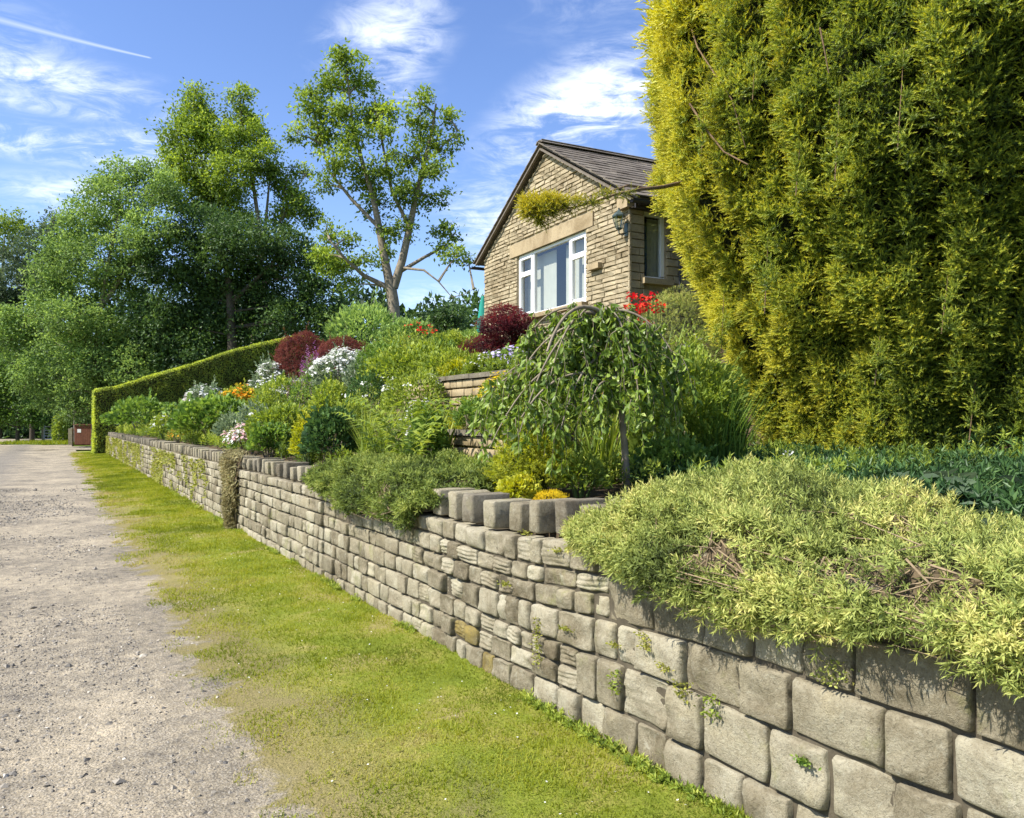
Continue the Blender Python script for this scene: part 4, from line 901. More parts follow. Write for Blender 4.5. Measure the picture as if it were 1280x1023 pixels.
BUSH = [
 dict(name='leafy_shrub', label='broad mid green shrub beside the hedge at the far end of the wall', px=180, wpx=80, ytop=500, v=.75, m='mid', n=1300, ls=.16, T_=[ROUND]),
 dict(name='daisy_clump', label='low clump of white daisies just above the far wall coping', px=208, wpx=38, ytop=519, v=.45, m='fresh', n=700, ls=.09, flowers=[('white', 46, .05, 'single')], cat='plant'),
 dict(name='white_flower_clump', label='white plumed clump nearest the hedge, left of the orange flowers', px=256, wpx=46, ytop=484, v=2., m='glauc', n=900, ls=.12, flowers=[('white', 60, .07)], cat='plant'),
 dict(name='astilbe', label='small pale pink plumed plant below the far white clump', px=238, wpx=26, ytop=503, v=1.2, m='mid', n=300, ls=.08, flowers=[('pink', 24, .25, 'spire')], cat='plant'),
 dict(name='leafy_shrub', label='wide green shrub with large leaves below the orange flowers', px=270, wpx=105, ytop=499, v=.85, m='mid', n=1900, ls=.12, T_=[ROUND]),
 dict(name='orange_flower_clump', label='orange and yellow flower clump against the dark hedge', px=304, wpx=56, ytop=484, v=2.0, m='fresh', n=900, ls=.1, flowers=[('orange', 52, .07), ('yellow', 30, .06)], cat='plant'),
 dict(name='orange_heather', label='tiny orange flowered cushion at the wall edge beside the daisies', px=222, wpx=24, ytop=537, v=.35, m='moss', n=260, ls=.05, flowers=[('orange', 24, .03, 'single')], cat='plant'),
 dict(name='silver_bush', label='pale silvery plant between the orange flowers and the pink cushion', px=322, wpx=44, ytop=508, v=1.1, m='glauc', n=900, ls=.07, cat='plant', flowers=[('white', 10, .03)]),
 dict(name='pink_cushion', label='pale pink and white flowered cushion leaning over the wall coping', px=310, wpx=50, ytop=534, v=.38, m='mid', n=900, ls=.05, flowers=[('pink', 46, .045), ('white', 40, .04)], cat='plant'),
 dict(name='white_flower_clump', label='white flower clump left of the first wine red barberry', px=338, wpx=40, ytop=456, v=3., m='glauc', n=900, ls=.1, flowers=[('white', 70, .06)], cat='plant'),
 dict(name='barberry', label='tall rounded wine red barberry in front of the hedge', px=378, wpx=68, ytop=417, v=4.0, m='barb', n=5200, ls=.085, T_=[TUFT[0], TUFT[1]], lump=.15, shell=.2),
 dict(name='barberry', label='lower sloping wine red barberry behind the white flower bush', px=430, wpx=78, ytop=425, v=4.3, m='barb', n=4600, ls=.08, T_=[TUFT[0], TUFT[1]], lump=.15, shell=.2),
 dict(name='white_flower_bush', label='wide bush covered in white flowers below the lower barberry', px=430, wpx=74, ytop=440, v=3.3, m='glauc', n=1700, ls=.08, flowers=[('white', 190, .055)]),
 dict(name='purple_spires', label='slim purple flower spires between the two barberries', px=388, wpx=22, ytop=452, v=3.2, m='mid', n=260, ls=.08, flowers=[('purple', 26, .42, 'spire')], cat='plant'),
 dict(name='leafy_shrub', label='green leafy mound under the first white flower clump', px=356, wpx=66, ytop=474, v=2.3, m='fresh', n=1700, ls=.085),
 dict(name='pink_spires', label='dusky pink spires in front of the green mound', px=374, wpx=34, ytop=482, v=1.9, m='mid', n=500, ls=.06, flowers=[('purple', 26, .2, 'spire')], cat='plant'),
 dict(name='lime_mound', label='bright lime green mound behind the wall left of the dark glossy bush', px=352, wpx=76, ytop=508, v=.75, m='fresh', n=2300, ls=.07),
 dict(name='leafy_shrub', label='deep green shrub at the foot of the lime mound', px=336, wpx=46, ytop=532, v=.42, m='mid', n=1100, ls=.06, T_=[ROUND]),
 dict(name='golden_shrub', label='small golden yellow shrub against the left of the dark glossy bush', px=386, wpx=40, ytop=520, v=.42, m='lime', n=1500, ls=.045),
 dict(name='glossy_bush', label='round dark bush with glossy leaves just behind the coping', px=416, wpx=66, ytop=512, v=.55, m='dkgloss', n=1500, ls=.075, T_=[LEAF6, ROUND], lump=.15),
 dict(name='leafy_shrub', label='fresh green clump above the dark glossy bush', px=412, wpx=46, ytop=480, v=1.8, m='fresh', n=1300, ls=.07),
 dict(name='white_cranesbill', label='low drift of white flowers beneath the white flower bush', px=372, wpx=70, ytop=478, v=2.7, m='glauc', n=700, ls=.06, flowers=[('white', 60, .04)], cat='plant'),
 dict(name='dark_shrub', label='dark small leaved shrub with a few white flowers, right of the fresh green clump', px=462, wpx=52, ytop=466, v=2.0, m='dkgloss', n=1800, ls=.05, flowers=[('white', 8, .03)]),
 dict(name='leafy_shrub', label='mid green bush right of the white flower bush', px=476, wpx=62, ytop=430, v=3.6, m='mid', n=2100, ls=.07),
 dict(name='variegated_shrub', label='wide yellow green shrub filling the bed left of the terrace walls', px=520, wpx=128, ytop=432, v=2.9, m='fresh', n=3600, ls=.07, T_=[LEAF6, ROUND], lump=.35),
 dict(name='variegated_shrub', label='pale green shrub leaning over the upper terrace wall', px=562, wpx=80, ytop=440, v=3.0, m='fresh', n=2200, ls=.06, lump=.35),
 dict(name='leafy_shrub', label='pale loose shrub with white blooms in front of the terrace walls', px=522, wpx=84, ytop=464, v=1.85, m='fresh', n=2300, ls=.05, flowers=[('white', 14, .03)], lump=.35),
 dict(name='white_phlox', label='white flower heads among green stems left of the terrace walls', px=528, wpx=50, ytop=500, v=1.05, m='fresh', n=1300, ls=.045, flowers=[('white', 16, .032)], cat='plant'),
 dict(name='leafy_shrub', label='leafy green bush at the left foot of the lower terrace wall', px=536, wpx=46, ytop=520, v=.8, m='mid', n=1300, ls=.05, T_=[LEAF6, ROUND]),
 dict(name='loose_shrub', label='feathery pale green shrub below the tall ash tree', px=458, wpx=92, ytop=384, Y=30, m='willow', n=2600, ls=.2, lump=.4, T_=[NARROW, LEAF]),
 dict(name='loose_shrub', label='pale green loose shrub right of the ash trunk', px=510, wpx=70, ytop=404, Y=24, m='willow', n=1700, ls=.14, lump=.4, flowers=[('red', 7, .035)]),
 dict(name='leafy_shrub', label='green shrub left of the maple with yellow green tips', px=562, wpx=66, ytop=420, Y=18, m='fresh', n=1800, ls=.09, lump=.35),
 dict(name='lilac_phlox', label='lilac phlox with rounded flower heads below the bungalow window', px=638, wpx=70, ytop=440, v=3.1, m='mid', n=1100, ls=.06, flowers=[('lilac', 70, .042)], cat='plant'),
 dict(name='white_phlox', label='pale flowered leafy stems left of the lilac phlox', px=606, wpx=48, ytop=448, v=2.7, m='fresh', n=1500, ls=.055, flowers=[('white', 13, .026)], cat='plant'),
 dict(name='yellow_flower_bush', label='sloping yellow flowered bush beside the upper terrace wall', px=640, wpx=84, ytop=470, v=1.75, m='fresh', n=1700, ls=.045, flowers=[('yellow', 80, .026)], cat='plant', lump=.2),
 dict(name='leafy_shrub', label='green stems under the yellow flowered bush', px=618, wpx=60, ytop=500, v=1.35, m='mid', n=1500, ls=.05, cat='plant'),
 dict(name='clipped_shrub', label='rounded pale green shrub against the side wall of the bungalow', px=842, wpx=118, ytop=362, Y=10.2, m='trail', n=5200, ls=.045, T_=[TUFT[0], TUFT[2]], lump=.14, shell=.15),
 dict(name='lilac_phlox', label='small lilac phlox beside the golden yew', px=864, wpx=32, ytop=420, Y=8.2, m='fresh', n=700, ls=.05, flowers=[('lilac', 20, .03)], cat='plant'),
 dict(name='lime_perennial', label='bright yellow green perennial under the weeping tree', px=668, wpx=96, ytop=546, Y=5.9, m='lime', n=2400, ls=.05, T_=[TUFT[0], NARROW], cat='plant'),
 dict(name='lime_perennial', label='small yellow green clump between the lime perennial and the tree trunk', px=726, wpx=66, ytop=572, Y=5.75, m='fresh', n=1100, ls=.045, T_=[NARROW, LEAF6], cat='plant'),
 dict(name='leafy_shrub', label='leafy green mass behind the weeping tree', px=720, wpx=190, ytop=448, Y=8.0, m='fresh', n=4200, ls=.06, lump=.35, T_=[LEAF6, NARROW]),
 dict(name='leafy_shrub', label='bright green bush between the weeping tree and the yew', px=872, wpx=110, ytop=436, Y=6.7, m='fresh', n=4600, ls=.06, T_=[NARROW, LEAF6], lump=.3),
 dict(name='leafy_shrub', label='shaded green undergrowth bush at the right of the tree trunk', px=842, wpx=90, ytop=548, Y=6.2, m='mid', n=1600, ls=.045, lump=.3),
 dict(name='golden_cushion', label='orange yellow stonecrop cushion beside the coping', px=689, wpx=42, ytop=612, Y=5.15, m='yellow', n=900, ls=.016, T_=[TUFT[0]], cat='ground plant', stems=False),
 dict(name='golden_cushion', label='lime yellow creeping plant left of the orange stonecrop cushion', px=648, wpx=52, ytop=596, Y=5.5, m='lime', n=1000, ls=.03, T_=[ROUND], cat='ground plant', stems=False),
]
XTRA = [(246, 48, 512, .6, 'fresh', 'low yellow green foliage between the two green shrubs near the wall end'), (292, 40, 520, .8, 'glauc', 'thin silvery foliage left of the pink cushion'), (328, 40, 492, 1.5, 'fresh', 'soft green foliage below the orange flowers'),
 (398, 40, 462, 3.0, 'mid', 'green foliage at the foot of the purple spires'), (440, 44, 500, 1.3, 'fresh', 'yellow green foliage between the glossy bush and the fern'), (452, 40, 450, 3.2, 'glauc', 'grey green foliage right of the white flower bush'),
 (500, 60, 420, 5.0, 'fresh', 'light green foliage below the distant scarlet flowers'), (548, 60, 428, 5.0, 'mid', 'mid green foliage left of the low dusky maple'), (576, 44, 452, 2.9, 'lime', 'yellow green foliage over the upper terrace wall'),
 (590, 36, 500, 1.25, 'mid', 'leafy tuft hanging over the right end of the lower terrace wall'), (660, 50, 520, 1.0, 'fresh', 'leafy foliage under the left side of the weeping tree'), (700, 60, 428, 3.3, 'mid', 'dark foliage under the bungalow window sill'), (676, 44, 560, .75, 'lime', 'bright lime foliage at the foot of the bed left of the tree trunk')]
for (px_, w_, yt_, v_, m_, lb_) in XTRA: BUSH.append(dict(name='border_plant', label=lb_, px=px_, wpx=w_, ytop=yt_, v=v_, m=m_, n=900, ls=.0045*Yv(px_, v_)+.012, lump=.5, T_=[NARROW, LEAF6], cat='plant', flowers=[('white', 6, .02, 'single')] if m_ == 'glauc' else None))
for b in BUSH: bush(**b)
spears('iris_clump', 'clump of tall green sword leaves beside the golden yew', 884, 60, 470, Y=6.9, n=130, wd=1.2, m='fresh')
spears('iris_clump', 'darker reedy stems hanging at the foot of the yew', 904, 50, 470, Y=6.5, n=260, wd=.7, m='mid')
spears('scarlet_crocosmia', 'scarlet crocosmia with sword leaves behind the weeping tree', 806, 46, 380, Y=8.0, n=130, flowers=[('red', 26, .03)])
spears('scarlet_crocosmia', 'distant scarlet flowers right of the ash trunk', 528, 44, 408, Y=17, n=90, flowers=[('red', 9, .035)])
spears('orange_crocosmia', 'small orange flowers glimpsed through the weeping tree', 756, 40, 478, Y=6.9, n=60, flowers=[('orange', 8, .02)])
spears('grassy_clump', 'upright grassy clump left of the fern', 470, 46, 500, v=.8, n=200, m='fresh', wd=.8)
spears('allium', 'dried allium head on a thin stalk before the yew', 984, 10, 566, Y=4.9, n=6, flowers=[('white', 2, .014)])
spears('iris_clump', 'sword leaves right of the white phlox, left of the terrace walls', 545, 30, 502, v=.95, n=70, m='fresh', wd=1.3)

# ferns
def fern(label, px, py, ytop, Y, nf=16, L_=.6):
    c = at(px, py, Y); zb = float(terr(c[0], c[1])); t = thing('fern', label, 'fern', (c[0], c[1], zb)); hh = at(px, ytop, Y)[2]-zb
    g = G()
    for k in range(nf):
        a = k*2.4+rng.uniform(-.3, .3); out_ = np.array([math.cos(a), math.sin(a), 0]); ll = hh*rng.uniform(.6, 1.15); n = 16; s = np.linspace(0, 1, n)
        pt = c*[1, 1, 0]+[0, 0, zb]+out_*(s[:, None]**1.3*ll*.75)+Z3*(np.sin(s*1.75)[:, None]*ll*.95)
        g.tube(pt, np.linspace(.004, .001, n), 3, .2)
        tg = unit(np.gradient(pt, axis=0)); sd = np.cross(tg, Z3); sd = unit(sd)
        for sg in (-1, 1):
            ln = ll*.26*np.sin(np.clip(s*.94+.1, 0, 1)*math.pi)**.7+.01
            g.scat(leafT(.10, .25), pt[1:], (sd*sg+tg*.5)[1:], ln[1:], .5+rng.normal(0, .12, n-1), 0, np.tile(Z3, (n-1, 1))+.5*rdir(n-1))
    g.build('fronds', LM['fresh'], t)
fern('large upright fern above the trailing bush, in front of the white phlox', 512, 590, 500, 7.3, 10)
fern('smaller fern left of the large one', 478, 590, 520, 7.9, 8)

# maple: purple red, feathery, in tiers
def tiered(name, label, cat, px, ytop, Y, clumps, m, ls, nper, base=None, T_=[LEAF], bark='barkdark', tr=.03, group=None):
    c0 = at(px, ytop, Y); zb = float(terr(c0[0], c0[1])) if base is None else base
    t = thing(name, label, cat, (c0[0], c0[1], zb), group); g = G(); gt = G()
    gt.tube([(c0[0], c0[1], zb-.05), (c0[0]+.02, c0[1], zb+(c0[2]-zb)*.4), (c0[0], c0[1], zb+(c0[2]-zb)*.75)], [tr, tr*.7, tr*.35], 6)
    for (cx_, cy_, rx_, ry_) in clumps:
        dy = rng.uniform(-.6, .6)*rx_/F*Y; q = at(cx_, cy_, Y+dy); r3 = np.array([rx_/F*Y, rx_/F*Y, ry_/F*Y])
        st = np.array([c0[0], c0[1], zb+(q[2]-zb)*.45]); gt.tube([st, (st+q)/2+[0, 0, .05], q], [tr*.5, tr*.35, tr*.15], 5)
        n = int(nper*rx_*ry_/400); P, d = mound(n, q, r3, .5, .35, 2., int(cx_) % 50, -.9)
        kk = rng.integers(0, len(T_), len(P))
        for i in range(len(T_)):
            s_ = kk == i; g.scat(T_[i], P[s_], d[s_]*[1, 1, .2]+[0, 0, -.1]+.5*rdir(s_.sum()), ls*rng.uniform(.7, 1.3, s_.sum()), np.clip(.45+.3*d[s_, 2]+rng.normal(0, .13, s_.sum()), 0, 1), 0, Z3+.5*rdir(s_.sum()))
    g.build('foliage', LM[m], t); gt.build('branches', M[bark], t); return t
tiered('japanese_maple', 'purple red japanese maple in front of the bungalow window', 'maple', 638, 380, 12.6,
       [(632, 393, 22, 13), (620, 406, 24, 13), (648, 404, 22, 14), (636, 418, 32, 15), (614, 428, 20, 11), (658, 424, 18, 14), (652, 440, 18, 12), (630, 440, 30, 12)], 'acer', .055, 1500, T_=[TUFT[0], NARROW])
tiered('japanese_maple', 'low dusky red maple spreading left of the taller one', 'maple', 598, 420, 13.0,
       [(598, 430, 20, 10), (585, 437, 14, 7), (606, 444, 20, 8), (590, 446, 16, 7)], 'acer', .05, 800, T_=[TUFT[0], NARROW])

# ground cover between the shrubs
g = G(); N = 26000
u = 4.8+rng.random(N)**1.4*40; v = .42+rng.random(N)**1.3*11; P = W(u, v, 0.*u); q = ~((v < 1.0) & (u < 6.6)) & ~((v > 5.2) & (u < 22)) & ~((np.abs(v-1.15) < .13)) & ~(np.abs(v-2.15) < .13); P = P[q]; u = u[q]; v = v[q]
P[:, 2] = terr(P[:, 0], P[:, 1])+rng.random(len(P))*.16
g.scat(TUFT[0], P, Z3+.6*rdir(len(P)), rng.uniform(.08, .16, len(P))*(1+u*.03), .45+.3*vn(P*[.9, .9, 0], 6)+rng.normal(0, .12, len(P)))
g.build('ground_cover', LM['fresh'], kind='stuff', label='low green ground cover filling the sloping bed', category='ground cover')
g = G(); N = 9000; u = rng.uniform(.8, 7.5, N); v = rng.uniform(1.35, 5.2, N); P = W(u, v, 0.*u); q = P[:, 0] > .9; P = P[q]; P[:, 2] = terr(P[:, 0], P[:, 1])+rng.random(len(P))*.12
g.scat(TUFT[2], P, Z3+.7*rdir(len(P)), rng.uniform(.08, .2, len(P)), .3+.25*vn(P*[2, 2, 0], 6)+rng.normal(0, .12, len(P))); g.build('shade_planting', LM['dkgloss'], kind='stuff', label='low dark planting in the shade below the yew', category='ground cover')
g = G(); N = 30000; x = rng.uniform(1.2, 24, N); y = rng.uniform(3, 24, N); u_, v_ = UV(x, y); q = (v_ > 4.6) & ~((np.abs((x-CH[0])*E[0]+(y-CH[1])*E[1]-GW/2) < GW/2+.15) & ((x-CH[0])*D[0]+(y-CH[1])*D[1] > -.1) & ((x-CH[0])*D[0]+(y-CH[1])*D[1] < DEP+.1)); P = np.stack([x, y, terr(x, y)], 1)[q]
g.scat(TUFT[0], P, Z3+.6*rdir(len(P)), rng.uniform(.12, .26, len(P)), .42+.25*vn(P*[.8, .8, 0], 6)+rng.normal(0, .12, len(P))); g.build('bank_grass', LM['fresh'], kind='stuff', label='rough green growth on the bank around the bungalow', category='undergrowth')
# grass on the bank under the big trees
g = G(); N = 9000; u = rng.uniform(20, 46, N); v = rng.uniform(7, 26, N); P = W(u, v, 0.*u); P[:, 2] = terr(P[:, 0], P[:, 1])
g.scat(TUFT[1], P, Z3+.4*rdir(N), rng.uniform(.3, .6, N), .5+rng.normal(0, .15, N)); g.build('bank_undergrowth', LM['mid'], kind='stuff', label='rough undergrowth on the bank above the hedge', category='undergrowth')

# ------------------------------------------------------------------ weeping tree
wt = thing('weeping_tree', 'small weeping tree with arching branches and hanging pointed leaves', 'tree', tuple(at(782, 616, 6.0)*[1, 1, 0]+[0, 0, 1.08]))
r = np.random.default_rng(5); YW = 6.0
tk = [at(784, 618, YW), at(781, 560, YW), at(776, 500, YW+.02), at(770, 450, YW), at(757, 405, YW), at(745, 392, YW-.02)]
g = G(); g.tube(tk, [.034, .027, .023, .022, .019, .014], 9); g.build('trunk', M['bark'], wt, True)
def bez(a, b, c_, n=14):
    t = np.linspace(0, 1, n)[:, None]; return (1-t)**2*np.array(a)+2*t*(1-t)*np.array(b)+t*t*np.array(c_)
top = tk[-1]; gb = G(); gl_ = G(); arcs = []
ends = [(688, 470, -.35), (655, 430, .1), (625, 520, .0), (612, 560, -.15), (650, 540, -.4), (700, 540, -.5), (740, 500, -.55), (800, 500, -.45), (835, 510, -.1), (856, 470, .15), (690, 500, .45), (760, 480, .6), (820, 540, .4), (730, 440, .35), (648, 480, .3),
        (600, 500, .05), (598, 545, .25), (780, 430, -.3), (715, 420, -.25), (840, 440, -.15), (675, 560, -.2), (700, 400, .1), (790, 405, 0.), (630, 470, .1)]
for (ex, ey, dy) in ends:
    i = r.integers(2, 6); st = tk[i]; en = at(ex, ey, YW+dy); apx = np.array([(st[0]*.4+en[0]*.6), (st[1]*.4+en[1]*.6), min(max(st[2], en[2])+r.uniform(.05, .28), top[2]+.12)])
    pts = bez(st, apx*[1, 1, 1]+[0, 0, .05], en); arcs.append(pts)
    gb.tube(pts, np.linspace(.014, .004, len(pts)), 6)
# one bare pale arch on the left shoulder
pts = bez(at(768, 402, YW-.1), at(712, 352, YW-.25), at(684, 440, YW-.4)); gb.tube(pts, np.linspace(.018, .009, 14), 7)
pts = bez(at(775, 480, YW-.2), at(700, 440, YW-.3), at(652, 522, YW-.42)); gb.tube(pts, np.linspace(.013, .006, 14), 6); arcs.append(pts)
LP = []; LD = []; LS = []
for pts in arcs:
    for j in range(2, len(pts)):
        for rep in range(r.integers(1, 4)):
            p0 = pts[j]+r.normal(0, .04, 3); ln = r.uniform(.12, .42)*(1.0 if j > 5 else .5); nseg = 6; s = np.linspace(0, 1, nseg)[:, None]
            sw = np.array([r.normal(0, .16), r.normal(0, .16), 0]); hp = p0+sw*s**.6*ln*1.4+[0, 0, -1]*s**1.4*ln
            if hp[-1][2] < 1.2: continue
            gb.tube(hp, np.linspace(.003, .0012, nseg), 3)
            nl = int(ln*50)+4; k = r.random(nl); q = np.stack([np.interp(k, np.linspace(0, 1, nseg), hp[:, a]) for a in range(3)], 1)
            LP.append(q); LD.append(np.array([0, 0, -.8])+r.normal(0, .55, (nl, 3))*[1, 1, .7]); LS.append(r.uniform(.045, .085, nl))
LP = np.concatenate(LP); LD = np.concatenate(LD); LS = np.concatenate(LS)
gl_.scat(leafT6(.20, .2, .03), LP, LD, LS, np.clip(.45+r.normal(0, .2, len(LP)), 0, 1)); gb.build('branches', M['bark'], wt, True); gl_.build('leaves', LM['weep'], wt)

# ------------------------------------------------------------------ draped bushes on the road wall
def drape(name, label, ua, ub, crest, n, m, sz, T_, zb=.9, vb=1.2, edge=.5, seed=1, under=None, lipv=-.16, twig=60, patchy=None, cat='trailing shrub', back=1.1, lip=None, tint0=.48):
    um = (ua+ub)/2; t = thing(name, label, cat, tuple(W(um, .2, 1.05)))
    def S(u, q, off=0.):
        lo = np.interp(u, [x[0] for x in zb], [x[1] for x in zb]); ct = np.interp(u, [x[0] for x in crest], [x[1] for x in crest]); cv = np.interp(u, [x[0] for x in crest], [x[2] for x in crest])
        e = np.clip(np.minimum(u-ua, ub-u)/edge, 0, 1)**.6
        kq = [0, .22, .42, .68, 1.]
        lp = lip if lip else lipv*.6
        vv = [lipv+.02+0*u, lipv+0*u, lp+0*u+.05, cv, vb+0*u]; zz = [lo, lo+(1.08-lo)*.6, 1.08+(ct-1.08)*.62, ct, back+0*u]
        v = np.zeros_like(u); z = np.zeros_like(u)
        for i in range(4):
            s = (q >= kq[i]) & (q <= kq[i+1]); f = (q-kq[i])/(kq[i+1]-kq[i]); f2 = f*f*(3-2*f)*.5+f*.5
            v = np.where(s, vv[i]*(1-f2)+vv[i+1]*f2, v); z = np.where(s, zz[i]*(1-f2)+zz[i+1]*f2, z)
        v = v*e+.25*(1-e)*(v > 0)+.02*(1-e); z = 1.02+(z-1.02)*e
        P = W(u, v, z); d = .5*fbm(P*2.1, seed)+.35*vn(P*6, seed+3)
        lift = (.13+.07*(q > .3))*d*e+off
        ph = (q*1.5-.2); nrm = unit(-B3*np.cos(np.clip(ph*math.pi/2, 0, 2.4))[..., None]+Z3*np.sin(np.clip(ph*math.pi/2, .15, 2.4))[..., None])
        return P+nrm*lift[..., None], nrm
    # shadowed litter and stems under the leaves
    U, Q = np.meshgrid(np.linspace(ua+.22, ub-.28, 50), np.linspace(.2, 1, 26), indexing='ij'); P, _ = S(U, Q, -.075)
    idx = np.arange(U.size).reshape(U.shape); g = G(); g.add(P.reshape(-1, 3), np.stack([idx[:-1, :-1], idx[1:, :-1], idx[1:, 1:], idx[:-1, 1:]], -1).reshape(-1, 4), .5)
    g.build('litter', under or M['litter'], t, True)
    u = rng.uniform(ua, ub, n); q = rng.random(n)**.95; off = -.09*rng.random(n)**1.3
    P, nr = S(u, q, off)
    keep = np.ones(n, bool)
    if patchy:
        for (pu, pq, ru, rq) in patchy: keep &= (((u-pu)/ru)**2+((q-pq)/rq)**2+.5*vn(P*9, 4) > 1) | (rng.random(n) < .14)
    keep &= (q > .06+.10*vn(P*5, 9)) ; P = P[keep]; nr = nr[keep]; q = q[keep]; off = off[keep]; n = len(P)
    hang = np.clip(.45-q, 0, 1)[:, None]; aim = nr*.75+Z3*.6-hang*Z3*.9+.85*rdir(n); g = G(); k = rng.integers(0, len(T_), n)
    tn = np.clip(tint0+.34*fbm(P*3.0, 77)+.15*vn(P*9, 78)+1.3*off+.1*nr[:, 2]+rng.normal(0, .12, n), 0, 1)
    for i in range(len(T_)): s_ = k == i; g.scat(T_[i], P[s_], aim[s_], sz*rng.uniform(.55, 1.45, s_.sum()), tn[s_])
    g.build('foliage', m, t)
    g = G()
    for _ in range(twig):
        u0 = rng.uniform(ua+.2, ub-.2); q0 = rng.uniform(.15, .45)
        if patchy and rng.random() < .75: pc = patchy[rng.integers(len(patchy))]; u0 = pc[0]+rng.uniform(-1, 1)*pc[2]; q0 = pc[1]+rng.uniform(-.7, 1)*pc[3]
        us_ = np.array([u0+rng.normal(0, .07)*i for i in range(5)]); qs = np.clip(q0-np.linspace(0, rng.uniform(.1, .3), 5), .02, 1)
        P, _ = S(us_, qs, rng.uniform(-.05, .02)); g.tube(P+rng.normal(0, .012, P.shape), np.linspace(.0045, .0015, 5)*rng.uniform(.6, 1.2), 4, rng.random())
    g.build('stems', M['twig'], t); return S
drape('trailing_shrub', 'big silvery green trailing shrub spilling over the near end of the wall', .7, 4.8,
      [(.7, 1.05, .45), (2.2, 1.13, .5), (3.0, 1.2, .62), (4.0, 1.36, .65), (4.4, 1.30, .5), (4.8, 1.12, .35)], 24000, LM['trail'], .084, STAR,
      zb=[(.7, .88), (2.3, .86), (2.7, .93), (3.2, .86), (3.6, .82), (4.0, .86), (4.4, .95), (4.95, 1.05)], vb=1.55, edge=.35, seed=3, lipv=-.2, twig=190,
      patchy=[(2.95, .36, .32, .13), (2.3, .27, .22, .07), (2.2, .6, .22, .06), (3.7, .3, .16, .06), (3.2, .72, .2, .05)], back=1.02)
drape('trailing_shrub', 'grey green trailing bush hanging over the middle of the wall', 6.5, 9.5,
      [(6.1, 1.13, .5), (6.6, 1.22, .5), (7.5, 1.27, .4), (8.6, 1.28, .35), (9.2, 1.2, .3), (9.5, 1.1, .3)], 9500, LM['trail2'], .08, TUFT+STAR[:1],
      zb=[(6.1, 1.12), (6.55, 1.12), (6.75, .82), (7.6, .80), (8.4, .84), (9.1, .95), (9.5, 1.05)], vb=.85, edge=.3, seed=8, lipv=-.17, twig=60, patchy=[(7.3, .3, .16, .05)], cat='trailing shrub', back=1.1)
def column_drape():
    t = thing('dried_creeper', 'column of dry straw coloured creeper hanging down the wall', 'creeper', tuple(W(13.5, -.05, 0)))
    n = 6500; z = .03+rng.random(n)*1.17; a = np.clip(rng.normal(0, .55, n), -1.5, 1.5); wd = np.interp(z, [0, .3, .9, 1.2], [.10, .15, .27, .36]); u = 13.5+a*wd+.05*np.sin(z*7)
    v = -.05-.15*np.sqrt(np.clip(1-a*a*.4, 0, 1))*np.interp(z, [0, .5, 1.1, 1.25], [.6, .9, 1, .2])*rng.uniform(.5, 1.1, n)+np.clip(z-1.08, 0, 1)*1.4*rng.random(n)
    P = W(u, v, z); g = G(); g.scat(NARROW, P, -Z3*.7-B3*.4+.9*rdir(n), rng.uniform(.04, .10, n), .35+.25*vn(P*6, 3)+rng.normal(0, .15, n)); g.build('foliage', LM['dry'], t)
    g = G(); 
    for k in range(26):
        u0 = 13.5+rng.uniform(-.3, .3); g.tube([W(u0, -.02, 1.12), W(u0*1+rng.normal(0, .04), -.12, .75), W(13.5+(u0-13.5)*.6, -.09, .35), W(13.5+(u0-13.5)*.4, -.07, .05)], .005, 4)
    g.build('stems', M['twig'], t)
column_drape()
# moss and tiny creepers on the far stretch of wall
g = G(); N = 14000; u = 13.9+rng.random(N)**1.1*31; z = rng.uniform(.08, .95, N); P = W(u, -.05, z)
q = fbm(P*[3.1, 3.1, 4.0], 61)+.5*vn(P*[.5, .5, 1.0], 3)-.3*(u < 16) > .12; P = P[q]; u = u[q]
g.scat(LEAF, P+B3*(-.02), -B3*.6-Z3*.5+.6*rdir(len(P)), rng.uniform(.025, .06, len(P))*(1+u*.02), .4+rng.normal(0, .2, len(P)), 0, -B3+.5*rdir(len(P)))
g.build('wall_moss', LM['moss'], kind='stuff', label='yellow green moss and creeper patches on the far stretch of wall', category='moss')
# weeds rooted in the joints of the near wall
def on_wall(px, py, v=-.05):
    Y = (O0[0]+v/B[0])/(.575+(px-640)/F); return at(px, py, Y)
WEEDS = [('trailing pale weed hanging low on the wall, left of the yellow green tuft', 676, 772, 60, 'moss', .06, 60), ('small yellow green tuft right of the hanging pale weed', 712, 788, 14, 'moss', .07, 22),
         ('bright green weed sprouting under the tooled stone', 774, 838, 30, 'fresh', .05, 30), ('thin weed above the bright green sprout', 773, 808, 18, 'moss', .05, 16),
         ('small moss tuft beneath the trailing shrub fringe', 812, 792, 20, 'moss', .07, 26), ('creeping weed in a joint below the trailing shrub', 858, 852, 22, 'moss', .08, 34),
         ('leafy weed hanging right of the creeping joint weed', 893, 868, 30, 'fresh', .06, 34), ('tiny moss tuft on the upper courses below the coping', 700, 690, 14, 'moss', .06, 18),
         ('dark weed in the lower right courses of the wall', 1010, 955, 16, 'mid', .05, 26), ('pale dangling weed below the bare brown stems', 1045, 822, 34, 'trail', .09, 40),
         ('small weed in the joint between two grooved stones', 636, 732, 16, 'moss', .06, 18), ('tiny tuft at the top joint beside the cracked coping', 662, 668, 12, 'moss', .05, 14),
         ('sparse moss tuft left of the creeping joint weed', 838, 838, 16, 'moss', .06, 20), ('grassy tuft at the foot of the wall below the trailing bush', 545, 808, 20, 'fresh', .10, 40)]
